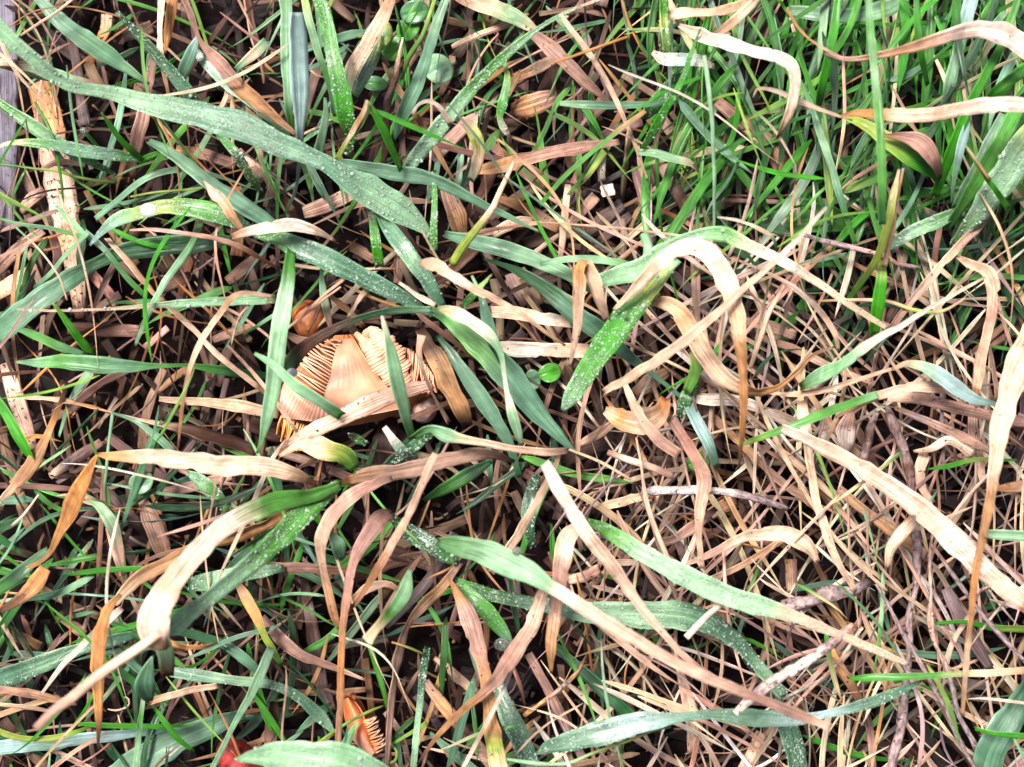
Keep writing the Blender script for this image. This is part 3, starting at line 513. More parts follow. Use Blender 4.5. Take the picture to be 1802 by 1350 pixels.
S;t>o>s>s>w>w>w;;broad glossy straw leaf entering horizontally from the right edge, upper right;1480 202 68 4|1525 200 74 18|1580 204 77 27|1640 202 78 28|1700 190 78 28|1760 184 78 28|1830 188 78 28
S;p>s>t>s>w>w>w;;thick cream leaf arching along the top of the right edge;1450 95 56 4|1490 104 62 7|1540 98 66 11|1600 84 68 16|1660 66 70 24|1715 52 71 28|1765 60 70 38|1830 100 66 44
S;t>t>s;;fine brown stem joining the thick cream leaf from the upper left;1385 15 48 5|1410 55 52 5|1440 80 54 5|1480 102 56 6
G;c>g>c>g>g>g>k;;tall straight green blade standing before the broad glossy straw;1528 -15 76 9|1532 50 78 13|1538 120 80 15|1544 180 82 18|1550 250 83 17|1552 320 82 15|1553 395 78 13
G;v>v>v>k;;vivid green blade dropping from the top edge, left of the tall straight one;1476 -15 54 13|1468 50 54 16|1456 110 52 16|1444 165 46 16|1438 200 38 8
G;v>v>v>k;;vivid green blade dropping from the top edge, right of the tall straight one;1612 -15 56 13|1614 40 56 14|1620 95 54 15|1632 150 46 10
G;g>b>c>b>g;;thin blue-green blade angling through the dark hollow at the upper right;1402 130 44 5|1425 180 46 9|1445 240 47 13|1465 300 47 14|1482 360 45 13|1505 430 38 8
S;t>p>p>n;;triangular pinkish leaf flap behind the tall green blade, upper right;1555 238 50 5|1590 242 52 22|1620 252 53 40|1642 280 52 34|1654 315 48 10
G;y>y>v>k;;olive green blade curving under the triangular pink flap;1485 205 44 8|1520 220 47 20|1560 248 48 32|1600 275 48 36|1640 302 46 24|1660 318 42 8
G;g>v>v>v;;long vivid green blade leaning in the upper right clump;1795 -10 62 12|1766 70 62 14|1735 130 60 18|1700 200 56 20|1672 270 50 20|1645 345 40 16
G;v>v>v;;short vivid green blade from the right edge under the cream arch;1830 105 54 22|1785 135 54 22|1750 162 52 16|1728 190 46 8
G;v>g>g>k;;wide green blade below the broad glossy straw at the right;1790 190 58 26|1762 245 58 30|1730 300 54 30|1700 350 48 24|1665 405 38 12
G;l>l>c>b;;silvery blade just left of the wide green one, upper right;1706 200 54 6|1700 225 54 15|1690 260 53 18|1682 300 51 12|1673 360 44 3
G;c>b>c>b;;pale blue-green blade running along the wide green one;1765 200 50 14|1740 250 50 20|1710 310 48 22|1680 365 42 18
G;y>c>c>c>g;d3;large pale dewy leaf at the right edge of the green clump;1830 215 58 30|1795 260 60 56|1765 310 58 62|1735 355 54 44|1705 395 48 28|1675 430 40 10
G;y>v>v;;bright yellow green sprig in front of the large pale leaf;1702 262 66 3|1725 298 65 8|1752 335 62 12|1775 370 54 14
S;s>t;;small straw tip rising from the green clump at the right;1698 255 68 3|1715 278 68 6|1742 318 66 8
G;s>y>y>v;;upright green stalk with tan edge at the middle right;1582 298 66 4|1572 345 68 12|1562 395 67 14|1545 450 62 14|1520 490 54 12|1490 530 44 8
S;s>t>s;;tan thin leaf paired with the upright green stalk at the middle right;1590 296 64 4|1578 350 64 9|1568 410 62 11|1556 470 58 10
G;y>v>v>v;;wide vivid green segment beneath the tan edged stalk;1552 458 54 12|1550 490 56 22|1545 535 54 26|1538 590 48 20
G;b>c>g>g;d3;dewy dull green blade lying level at the middle right;1560 440 40 8|1595 415 42 24|1640 394 42 28|1690 370 40 20|1740 345 36 8
G;k>g>k;;broad dull dark green leaf lying low left of the tall blade;1335 395 14 24|1380 388 16 60|1430 384 16 66|1480 390 15 44|1520 400 12 12
W;u>u>p>u;;straight grey dead stalk lying under the tan edged stalk;1412 408 38 10|1450 424 40 14|1510 442 40 14|1560 456 40 13|1618 472 36 10
G;c>b>c;;slim pale blade just under the grey dead stalk;1370 482 32 5|1410 466 34 9|1450 455 34 10|1490 448 32 6
S;s>s>w>s>s;;curved thin straw falling from the second arch to a hooked tip;1300 458 48 5|1345 478 50 7|1395 505 51 9|1440 545 50 11|1468 585 48 9|1476 618 44 4
T;s>s;;thin straw propped upright right of the cream arch;1385 494 50 6|1355 550 52 9|1335 600 54 10|1320 650 52 7
T;t>s>y>s;;thin yellowish stem weaving horizontally at the middle right;1440 530 44 4|1500 528 46 6|1560 530 46 7|1610 546 46 8|1655 548 46 7|1700 525 44 4
S;w>w>s>c;;arched white whisker above the second pale arch;1262 382 52 4|1300 388 56 6|1335 402 57 8|1360 420 56 9|1366 440 50 5
S;w>w>w>p;;bright flat straw strip lying right of the cream arch's point;1208 700 34 16|1250 704 36 24|1300 706 36 24|1345 722 35 20|1400 755 32 14
S;p>t>p>t;;rusty straw slanting below the bright flat strip;1232 712 28 14|1300 778 31 15|1360 835 32 16|1425 885 32 16|1440 898 30 12
S;s>s>s>s>s;;tall pale straw standing upright right of the bright strip;1412 705 44 22|1418 760 46 20|1426 820 47 16|1436 880 48 17|1455 940 48 18|1475 990 46 14|1505 1040 42 10
S;s>s>s>s;;long thin straw crossing beneath the tall pale one;1320 668 42 5|1350 740 44 8|1385 810 45 8|1425 880 45 8|1480 960 44 7|1560 1040 40 6
S;p>p>w>p;;narrow dry leaf hanging below the peach straw at the right;1500 720 38 10|1490 750 40 34|1488 780 40 32|1492 800 36 10
W;u>n>u;;short broken bark strip beside the grey branch;1542 725 32 16|1530 765 34 24|1518 808 32 22
W;u>n>u>u>u>u>u;;upright grey branch going down the right side to the bottom edge;1562 715 40 12|1572 745 42 24|1590 800 42 26|1605 860 40 26|1612 930 38 26|1612 1010 36 22|1602 1090 36 20|1596 1160 36 18|1584 1260 36 24|1570 1370 36 25
W;u>p>u>u;;slim knotted twig at the right, descending to the bottom edge;1638 880 42 8|1638 960 45 9|1638 1040 46 10|1638 1092 46 17|1645 1130 45 12|1668 1180 44 14|1690 1260 43 14|1745 1370 40 14
W;u>u>u>u;;straight grey stem slanting through the lower right to the bottom;1545 1028 48 8|1575 1085 49 12|1612 1150 49 13|1650 1225 48 12|1720 1362 44 12
W;p>u>u>u;;long lean twig slanting to the right edge above the green stripe;1640 960 52 8|1690 1030 54 12|1740 1095 54 13|1820 1182 50 13
W;s>p>p>s;;pale bare twig crossing low at the right toward the grey branch;1520 1105 34 8|1460 1180 36 8|1400 1240 36 10|1340 1325 34 12
G;v>g>g>s>t;;straight green blade turning into straw across the lower right;1495 1194 56 6|1540 1192 58 13|1620 1190 60 12|1690 1186 60 11|1750 1184 60 13|1820 1178 58 14
G;v>v>y;;bright yellow green blade at the lower right edge, above the straight one;1645 1096 40 8|1700 1094 42 9|1750 1104 44 14|1820 1106 44 14
G;v>v>y>v;;short green blade crossing behind the arching straw near the right edge;1632 826 46 3|1670 820 50 10|1720 808 52 8|1790 810 50 5
G;c>c>g;;pale green band entering at the right edge beside the arching straw;1730 938 56 8|1750 940 58 18|1830 944 58 24
G;b>b>b>k;;broad blue-green blade rising from the lower right corner;1725 1380 42 50|1745 1320 44 62|1775 1265 44 58|1812 1205 42 40|1830 1170 40 20
G;v>v;;vivid green stem crossing the broad corner blade;1716 1282 50 7|1760 1292 52 10|1820 1296 52 12
S;p>p>s>s;;long pale straw slanting down to the slate blue blade's end;1180 735 42 22|1215 790 48 22|1240 840 52 28|1232 890 52 24|1230 940 50 14|1235 1000 46 10
S;s>o>s>t>o;;crumpled rusty dry leaf beside the vivid dewy blade;1065 722 44 16|1095 738 48 44|1130 745 48 50|1160 728 46 34|1172 700 44 18
S;s>s>p;;pale loose strip running under the crumpled rusty leaf;1098 670 50 8|1120 718 54 20|1155 768 54 24|1195 800 52 20
T;p>w>p>p;;short thick pink grey stalk right of the centre;1070 796 40 12|1105 808 42 14|1145 822 42 14|1185 838 40 13
W;u>w>u>u;;gnarled lilac grey stick lying right of the centre;1132 866 40 18|1170 864 42 26|1230 862 42 24|1290 868 42 22|1340 880 40 18|1385 895 36 12
S;t>s>s>s>t;;curved flat straw right below the gnarled lilac stick;1060 892 30 14|1100 880 32 20|1150 868 32 20
S;s>p>s>s>s;;flat straw arc lying below the lilac stick and bending right;1190 1000 44 5|1250 975 48 12|1310 945 50 24|1370 940 50 32|1415 958 48 28|1440 990 44 10
S;n>p>n;;dark ridged strip curving under the lilac stick;1120 960 30 10|1180 950 32 20|1230 920 32 24|1260 895 30 10
T;s;;fine straw thread slanting down from the lilac stick;1120 770 46 4|1130 830 48 5|1140 890 48 10|1165 960 46 10|1185 1000 42 8
T;s;;slender straw running from the blurred leaf tip up to the centre;1000 790 42 5|1060 815 46 6|1110 845 46 5
S;s>s>p;;thin straw rising from the dark hollow to the cream straw;865 1008 38 14|905 950 44 18|940 890 48 17|972 830 50 10|985 800 48 6
G;k>k>b>k;d2;dark green dewy blade in the hollow beside the cream straw;945 835 30 14|932 880 32 26|930 920 32 24|938 965 28 12
G;k>k>g>k;;dark green pointed blade lying below the wide pinkish leaf;865 812 32 8|830 832 34 26|790 855 34 26|745 880 30 8
G;b>c;;small bluish leaf piece between the forked dry leaves;585 940 42 14|596 962 42 26|600 985 38 14
G;c>c>g>s;;blurred small green blade with a fuzzy pale tip, lower middle;722 1000 58 5|712 1040 66 26|690 1075 76 22|668 1100 84 18|645 1128 88 22
S;o>s>o;;short peach strip curving behind the fuzzy tipped blade;615 1060 40 10|645 1036 42 20|680 1028 42 16|705 1040 38 8
T;o>y;;thin curved wisp between frosty stalk and the twisting vine;690 1130 44 4|720 1140 45 5|748 1152 42 4
G;v>v>g>v;;slim vivid blade falling into the hollow of the orange fragment;648 1130 28 8|662 1170 30 11|674 1210 30 10|682 1250 26 5
T;y>g>y;;thin yellow green stem crossing the orange gilled fragment;556 1308 36 6|600 1280 42 6|645 1256 42 6|675 1244 38 4
G;v>y;;short bright stem beneath the frosty stalk at the bottom;680 1315 34 5|710 1298 36 6|752 1272 34 9
G;c>c>s;;small pale green blade tip pointing down at the mushroom's upper edge;565 472 38 4|568 510 42 12|574 545 42 14|582 578 38 6
S;y>s>w;;little curled straw tip above the grey strap;652 505 44 12|635 522 48 10|622 545 46 7|610 560 42 4
G;c>c>c>g;;pale green stem lying over the gilled cap from the hanging blade;448 622 58 6|480 642 62 14|520 678 62 21|560 704 60 21|602 732 54 20
G;w>c>c>c>c>g;;upright green blade with a cream tip standing across the mushroom;672 556 76 5|680 590 76 11|688 620 74 20|696 660 72 27|706 700 68 24|716 740 62 18|726 772 54 16
P;p>s>s>p>s;;flat pink straw lying across the front of the mushroom;490 790 50 4|530 768 54 22|590 740 56 32|650 712 56 34|705 690 52 32|760 676 46 18
S;s>s>s>y>g;;crumpled cream leaf with a green fold below the mushroom;492 802 52 5|530 784 54 22|570 790 55 42|605 800 54 40|625 825 50 20
G;g>c>c>s>s>s>p;;twisted leaf narrowing to a straw stalk below and right of the mushroom;725 770 58 10|755 755 62 16|785 764 64 28|812 772 65 18|860 780 66 13|910 790 66 14|960 795 65 15|1000 792 62 12
G;w>c>k;d4;frosted stub at the base of the green blade by the mushroom;676 752 60 10|694 776 60 16|716 800 56 22|735 815 48 18
S;s>p>p;;thin pale strip hanging by the right edge of the mushroom;742 590 54 18|738 625 54 10|755 680 52 6|790 745 46 8
S;n>t>t>t>n;;broad rotting brown leaf right of the mushroom;738 580 30 20|765 625 33 36|790 675 34 40|810 720 32 34|822 748 28 18
G;c>b>b>k;;slender blue-green blade passing right of the dry peach leaf, centre;830 485 48 5|846 520 52 10|856 560 53 22|868 600 52 24|884 640 46 10
G;g>g>y;d2;tiny dewy sprig between the peach leaf and the centre;812 540 48 12|835 516 52 14|852 498 52 8|866 482 48 3
S;s>s>w>s;;wide pale straw slat lying level right of the mushroom;865 548 26 20|910 552 28 26|960 562 28 26|1010 570 26 20
S;w>w>w>s>s;;bright wide straw slat lower down, level with the gilled cap;872 612 24 22|920 614 26 30|970 616 26 28|1040 618 24 22
G;y>g;;green leaf sliver at the top edge between the two arches' straw;1215 620 44 4|1225 650 44 22|1208 690 40 16
P;a>a>a>a>a;;weathered grey wooden board standing along the left edge;8 -30 14 40|10 120 14 42|12 260 14 38|10 400 14 34
P;n>o>p>s>t>s>n;h;wide pitted reed stalk with dark holes at the left, pink and orange;66 140 8 44|84 200 10 50|98 280 12 56|112 360 12 54|124 430 12 40|134 490 15 34|142 560 12 20
P;s>o>n;h;short pitted orange reed piece above the broad dewy blade;188 24 16 22|184 55 16 22|164 95 14 16|158 125 12 12
P;n>u>n>u;;dark ribbed stalk standing beside the pitted reed, upper left;122 60 12 16|134 110 13 18|140 160 13 20|150 220 12 22
P;p>s>p;;blunt pale chip wedged beside the grey board;36 370 12 18|55 350 14 24|78 335 13 20
P;p>p>s;;thick pinkish stem piece slanting up from the left edge;-10 480 12 22|30 440 14 24|75 405 13 14
P;s>s>p;;pale chunky straw piece at the left edge over pebbly soil;-20 525 12 30|20 500 14 32|62 470 13 16
P;p>s>p>s;h;pitted pale strip running down the left side to the tan leaf;8 640 12 22|24 690 14 36|42 740 14 30|58 790 12 18
P;t>p>n;;flat brownish strip beneath the broad dewy blade, upper left;310 262 14 14|360 272 15 24|415 290 15 20
P;p>s>n;;blunt pink leaf piece beside the dewy narrow blade, upper left;415 270 14 24|440 295 15 34|468 318 13 26
P;s>p>s>p;;ribbed pink straw piece above the whitish fold;535 375 16 26|575 360 18 30|625 338 17 24
P;t>n>t;;brown straw stub slanting below the long green blade, upper middle left;472 325 14 16|495 345 15 20|515 372 13 16
P;n>t>p>n;;striped brown oval husk in the upper centre;902 196 14 28|935 184 18 44|970 172 17 36|990 165 13 16
P;t>p>s;;pale chip lying above the striped brown husk;898 140 14 14|935 125 16 22|982 100 15 16
P;p>s>p>t;;dusky pink strip coming in from the top of the upper middle;795 82 22 8|840 62 24 14|900 40 24 12|930 24 22 6
P;u>p>p>u;;smooth pinkish stem slanting beneath the dewy green leaf;760 280 18 22|800 240 20 26|850 190 20 26|872 160 18 20
P;t>p>t>n;;flat tan stem standing just right of the upright dewy stalk;782 318 18 24|792 350 20 30|806 385 20 34|812 420 18 24
P;w>w;;bright white broken chip in the upper centre;1062 262 18 16|1058 295 20 16|1060 318 18 16
P;w>w>w;;second white chip stub below the bright one, upper centre;1068 325 20 26|1072 345 20 26
P;s>p>s;;reddish tan chip pointing up right in the chip pile;1002 395 16 16|1025 370 18 20|1048 345 17 22
P;u>n>u;;dark purple grey chip lying in the chip pile;1025 418 12 18|1055 390 14 26|1095 360 12 24
P;n>u>n;;darker chip parallel to the purple grey one;1055 425 12 16|1085 400 14 20|1110 378 12 16
P;p>p>p;;upright narrow chip at the edge of the chip pile;1096 385 14 8|1097 420 16 12|1097 456 14 12
P;n>p>n;;flat horizontal chip closing the chip pile below;1000 432 12 10|1040 437 14 14|1088 441 12 12
P;s>s>s;;pale vertical straw strip in front of the chip pile;1000 325 26 12|993 390 28 14|986 455 26 10
P;s>p>s;;short slanting pale strip left of the chip pile;936 448 20 8|960 430 22 10|985 412 20 8
P;s>s;;pale wedge of straw pointing left of the chip pile;868 412 16 20|905 392 18 22|940 385 16 8
P;t>n>p>t;;reddish brown strip leading into the chip pile from the left;880 350 14 14|925 368 16 22|965 392 16 24|985 402 14 20
P;p>u>p>p;;knobby pink grey reed falling through the upper centre;1165 292 22 22|1190 335 24 26|1215 375 24 26|1238 415 22 22
P;u>p>u>u;;purple grey reed beside the knobby pink one;1118 300 20 14|1130 345 22 18|1145 395 22 16|1150 430 20 14
P;n>n;;small dark block chip right of the knobby reed;1228 260 14 18|1240 300 14 20
P;t>p>t;;reddish upright chip in the dark hollow, upper right centre;1290 252 14 10|1285 290 16 14|1275 318 14 18
P;p>p>s>p;;smooth pink straw leaf sloping through the dark hollow, upper right;1262 178 26 22|1310 220 28 26|1350 260 28 22|1370 300 26 18
P;s>p>t>n;;pink straw leaf curling downward in the dark hollow, upper right;1290 190 26 10|1330 225 30 22|1365 262 30 22|1378 300 28 16|1360 335 24 6
P;p>s>s>p;;long level pale straw behind the tall stems, upper right centre;1268 352 18 7|1330 354 20 8|1400 356 20 9|1460 352 18 8
P;p>p>n;;pink grey strip slanting beside the crossing straw at the middle left;400 495 14 18|425 475 16 22|452 452 14 20
P;n>p>n;;dark rounded strip below the dark green blade, middle left;282 512 14 14|305 498 16 24|335 485 14 20
P;n>n>p;;dark horizontal bark strip in the hollow at the middle left;120 578 12 24|180 580 14 28|245 582 12 22
P;n>p>t;;tan strip slanting in the shade left of the hanging blade;375 598 14 14|410 585 16 18|445 572 14 14
P;p>t>p;;pinkish strip behind the bent straw at the middle left;278 690 14 8|310 662 16 16|345 640 14 10
P;s>u>p;;straight strip lying between tan leaf and lower left chips;88 838 18 14|125 812 20 20|178 778 18 16
P;u>s>p;;lower parallel strip beside the straight one at the lower left;100 850 16 8|140 825 18 10|178 798 16 8
P;n>n>d;;dark curved bark behind the hanging blade's lower end;440 745 12 30|480 760 14 40|520 772 12 30
P;d>n>d>n;;dark wrinkled stump stem standing below the mushroom;690 735 16 26|675 780 18 48|668 830 16 40
P;n>n>p;;brown husk with a rounded end standing at the bottom left of centre;482 1235 22 14|480 1270 26 28|474 1315 24 22
P;n>u>n>u>p;;long knobby brown stem standing behind the forked leaves;535 1015 16 16|545 1080 20 22|555 1140 20 28|565 1200 20 24|585 1250 16 18
P;n>n>n;;thin dark stem just left of the long knobby brown one;510 1050 14 10|518 1110 16 12|525 1180 14 12
P;p>t>n>p>p;;pink stalk slanting across the bottom middle beneath the leaves;748 1200 16 18|785 1248 18 24|820 1290 18 24|870 1350 16 26
P;s>p>s;;pale smooth strip slanting above the pink stalk at the bottom;765 1158 20 8|805 1190 22 18|850 1232 20 14
P;p>p>u;;pink grey stem sloping down below the long pinkish leaf;930 1150 24 16|965 1215 26 18|1000 1285 26 18|1040 1362 24 18
P;p>p>s>p;;smooth upright strip with a cut lower end, bottom right of the middle;1178 1120 24 8|1200 1190 26 14|1218 1260 28 24|1218 1325 26 20
P;s>p>s;;broken pale strip lying left to right under the cream straw;1000 1022 26 18|1030 1014 28 22|1055 1002 26 20
P;p>s>s;;horizontal thin pale stick beneath the cream straw;1052 990 30 10|1100 990 32 12|1160 988 30 8
P;s>p>s;;short pink straw slanting out of the right bark hollow;1018 782 26 10|1050 765 28 20|1082 742 26 16
P;d>n>d>n;;dark hollow bark lying behind the crumpled rusty leaf;955 825 14 24|1020 795 16 34|1090 770 16 34|1150 755 14 24
P;t>s>t;;ribbed chip under the crossing straw above the crumpled leaf;1118 692 20 24|1145 672 22 34|1175 655 20 22
P;s>t>n;;square brown chip under the hanging straw right of centre;1250 905 20 20|1275 890 22 26|1295 882 20 20
P;p>s>p;;level pink strip to the right of the hanging cream arch;1310 565 26 16|1355 575 28 22|1400 590 26 18
P;p>p>s>p;;long strip below the level pink one, sloping to the right;1330 590 28 14|1400 615 30 16|1460 645 30 14|1540 675 28 10
P;t>p>s;;stubby upright strip in the dark at the lower right;1392 985 24 22|1394 1015 26 24|1395 1045 24 18
P;o>t>n>p>p;;ochre stalk going down through the lower right, partly hidden;1460 1140 34 16|1485 1185 38 18|1512 1230 38 18|1530 1280 36 16|1538 1362 34 14
P;p>s>p;;pale flat strip rising to the pale woody stick's tail;1292 1375 34 18|1318 1335 36 22|1340 1290 34 22
P;s>s>s>s;;pale leaf strap leaning from the long creased straw to lower left;1612 912 60 24|1590 935 60 26|1568 965 58 22|1562 1000 54 10
P;p>t>p;;short sloping strip crossing under the strap at the right;1475 860 40 18|1530 905 42 20|1600 955 42 24|1630 978 40 16
P;s>s>w>s>s;;looped pale leaf standing right of the grey branch;1608 795 46 6|1640 790 50 14|1668 775 52 18|1690 785 52 14|1712 800 50 22
P;s>p>s;;curved pale leaf going down from the looped one;1628 800 44 22|1618 830 44 22|1624 860 44 16|1642 885 42 10
P;p>p>s;;upright pale strip near the right edge below the twisted leaf;1716 700 36 20|1712 750 38 20|1722 800 38 18|1730 850 36 12
P;s>p>p>p;;pink straw leaving the grey branch's knot to the right edge;1562 700 48 16|1620 702 50 22|1700 722 50 22|1830 748 48 20
P;p>u>p>p;;darker straw slanting below the one at the grey branch's knot;1575 718 46 8|1640 745 48 16|1700 772 48 20|1745 795 46 16
P;u>n>u;;dark thick stem ending in a hollow tip at the lower right;1665 1035 40 20|1690 1090 42 24|1720 1140 42 24|1742 1175 40 18
P;t>p>s;;level tan leaf at the right edge beneath the creased straw;1745 860 40 6|1780 858 42 20|1830 852 40 26
T;s>p>s;;thin pinkish straw crossing above the small orange-brown cap;628 470 50 5|590 502 50 6|545 542 48 6|500 585 44 5
T;s>t;;second thin straw just under the first, over the orange-brown cap;600 505 46 4|560 535 46 5|512 572 42 5
S;p>s>p;;narrow pinkish strip touching the hanging blade from the lower left of the mushroom;400 608 34 5|440 650 36 8|480 700 36 8|528 768 40 7
S;n>t>n;;tan rotten strip slanting behind the grey strap;580 520 22 10|610 545 24 14|640 575 24 10
G;k>c>k;d2;dull dewy blade lying level under the cream leaf's stalk, lower left;330 1030 34 24|380 1022 36 32|440 1010 36 26|500 1000 34 12
S;p>n>p>t;;broad dusky strip lying level below the dewy green leaf, lower left;380 1010 30 14|450 1000 32 26|530 1000 32 22|620 1005 32 12
G;g>k>c;;green blade curving under the tan strip at the lower left edge;-10 1040 34 26|20 1020 35 28|55 990 34 20|85 965 30 10
S;o>t>n;;rusty flat leaf end beneath the drooping orange leaf;80 1000 34 22|60 1030 34 28|30 1058 32 22|0 1075 30 10
T;s>w;;thin pale straw tips pointing down left of the drooping orange leaf;68 870 36 4|45 905 36 6|20 925 34 6
S;s>n>c>p>g;;dull yellowish blade crossing beneath the long dewy one at the upper left edge;-10 112 44 22|40 122 46 30|95 138 46 28|150 152 46 26|200 168 44 12
G;g>k>g;d3;narrow dewy blade end dropping below the broad dewy one toward the green tuft;385 235 26 14|415 270 28 18|440 310 26 16|460 340 20 8
G;c>c>b;;short pale blade standing left of the vivid upright one, upper left of centre;572 172 40 4|573 205 42 11|566 245 40 16|556 285 32 22
G;c>s>c;;pale short blade slanting behind the pinkish lance leaf;470 72 28 18|448 95 30 18|415 122 28 8
S;s>p>y>s>c;;crumpled cream and green curl beside the dewy green leaf, upper middle;798 208 40 12|826 222 46 26|842 255 46 26|840 290 42 24|828 318 36 14
S;p>s>c>s;;broad dusty pale leaf at the top edge right of the middle stems;800 -12 20 24|850 8 22 38|900 28 24 36|945 55 22 14
G;k>g>k;d3;dark dewy leaf behind the slender green blade with a curved tip;1205 128 28 16|1178 155 32 32|1148 190 30 26|1132 210 24 10
G;l>b>c>b;;blue-grey blade dropping from the top right edge behind the cream arch;1712 -15 44 26|1698 40 45 26|1685 90 44 22|1670 150 42 20|1662 200 36 12
G;c>b>c;;broad pale leaf at the top edge over the two vivid blades;1390 18 30 16|1440 24 32 26|1500 26 32 28|1560 14 32 34|1600 -12 30 20
G;b>l>b;;bluish blade below the dark tuft, pointing to the lilac grey stick;1205 700 36 16|1228 745 40 24|1248 785 40 20|1262 822 34 10
G;k>g>k;d4;dark frosted tuft leaf right of the crumpled rusty leaf;1238 640 30 10|1222 672 36 20|1205 705 38 24|1195 740 34 12
T;g>y>g;;small green curl shaped like a ring near the bottom edge;686 1310 34 4|698 1322 36 5|696 1338 36 6|684 1342 35 5|682 1332 34 3
G;k>g>v;d3;dark frosted leaflet under the pink straw in front of the mushroom;612 765 34 8|628 772 40 18|645 782 38 10
G;k>k>g;d4;frosted dark tuft at the foot of the green blade by the mushroom;690 815 34 10|715 798 44 22|742 775 44 20|765 760 38 8
S;p>s>n;;striped pink strip rising left of the knobby brown stem, lower middle;470 960 30 12|448 925 30 18|430 895 28 14
T;s>w>s;;small curled straw ring in the shade beneath the blurred stalk;190 1245 34 3|205 1248 36 4|225 1242 36 4|226 1228 35 3|215 1226 34 2
S;n>p>n;;dull strip lying over the small orange-brown cap's lower edge;505 590 28 12|540 600 30 18|585 590 28 12
T;t>n>t;;short dark stalk leaning on the small orange-brown cap;568 520 24 6|556 555 28 8|540 585 26 6
P;p>n>s;;narrow broken splinter lying across the pitted reed stalk;70 300 30 8|105 285 32 12|150 290 30 8
S;n>p>t;;dusky thin strip crossing in front of the tiny pale-topped mushroom;700 742 26 8|745 728 28 12|795 705 28 8
T;g>v;;thin green stem standing across the pitted reed stalk;60 180 34 5|88 230 36 7|104 300 34 6|112 360 30 4
"""
DV, DF = dome()
DF3 = []
for q in DF:
    if q[2] == q[3]: DF3.append(q[:3])
    else: DF3 += [(q[0], q[1], q[2]), (q[0], q[2], q[3])]
DF3 = np.array(DF3)

def add_drops(mb, pts, nrm, rad, flat=.75):
    for p, n_, r in zip(pts, nrm, rad):
        n_ = n_ / (np.linalg.norm(n_) + 1e-9)
        a = np.cross(n_, [0.3, 1, 0.1]); a /= np.linalg.norm(a) + 1e-9
        b = np.cross(n_, a)
        v = p + (DV[:, :1] * a + DV[:, 1:2] * b) * r + DV[:, 2:] * n_ * r * flat
        mb.add(v, DF3, np.zeros((len(v), 2)), np.ones((len(v), 3)))

NAMES = {'G': ("grass_blade", "grass blade"), 'S': ("dry_grass_leaf", "dry leaf"), 'T': ("thin_stem", "stem"),
         'W': ("dead_twig", "twig"), 'P': ("straw_piece", "straw piece")}

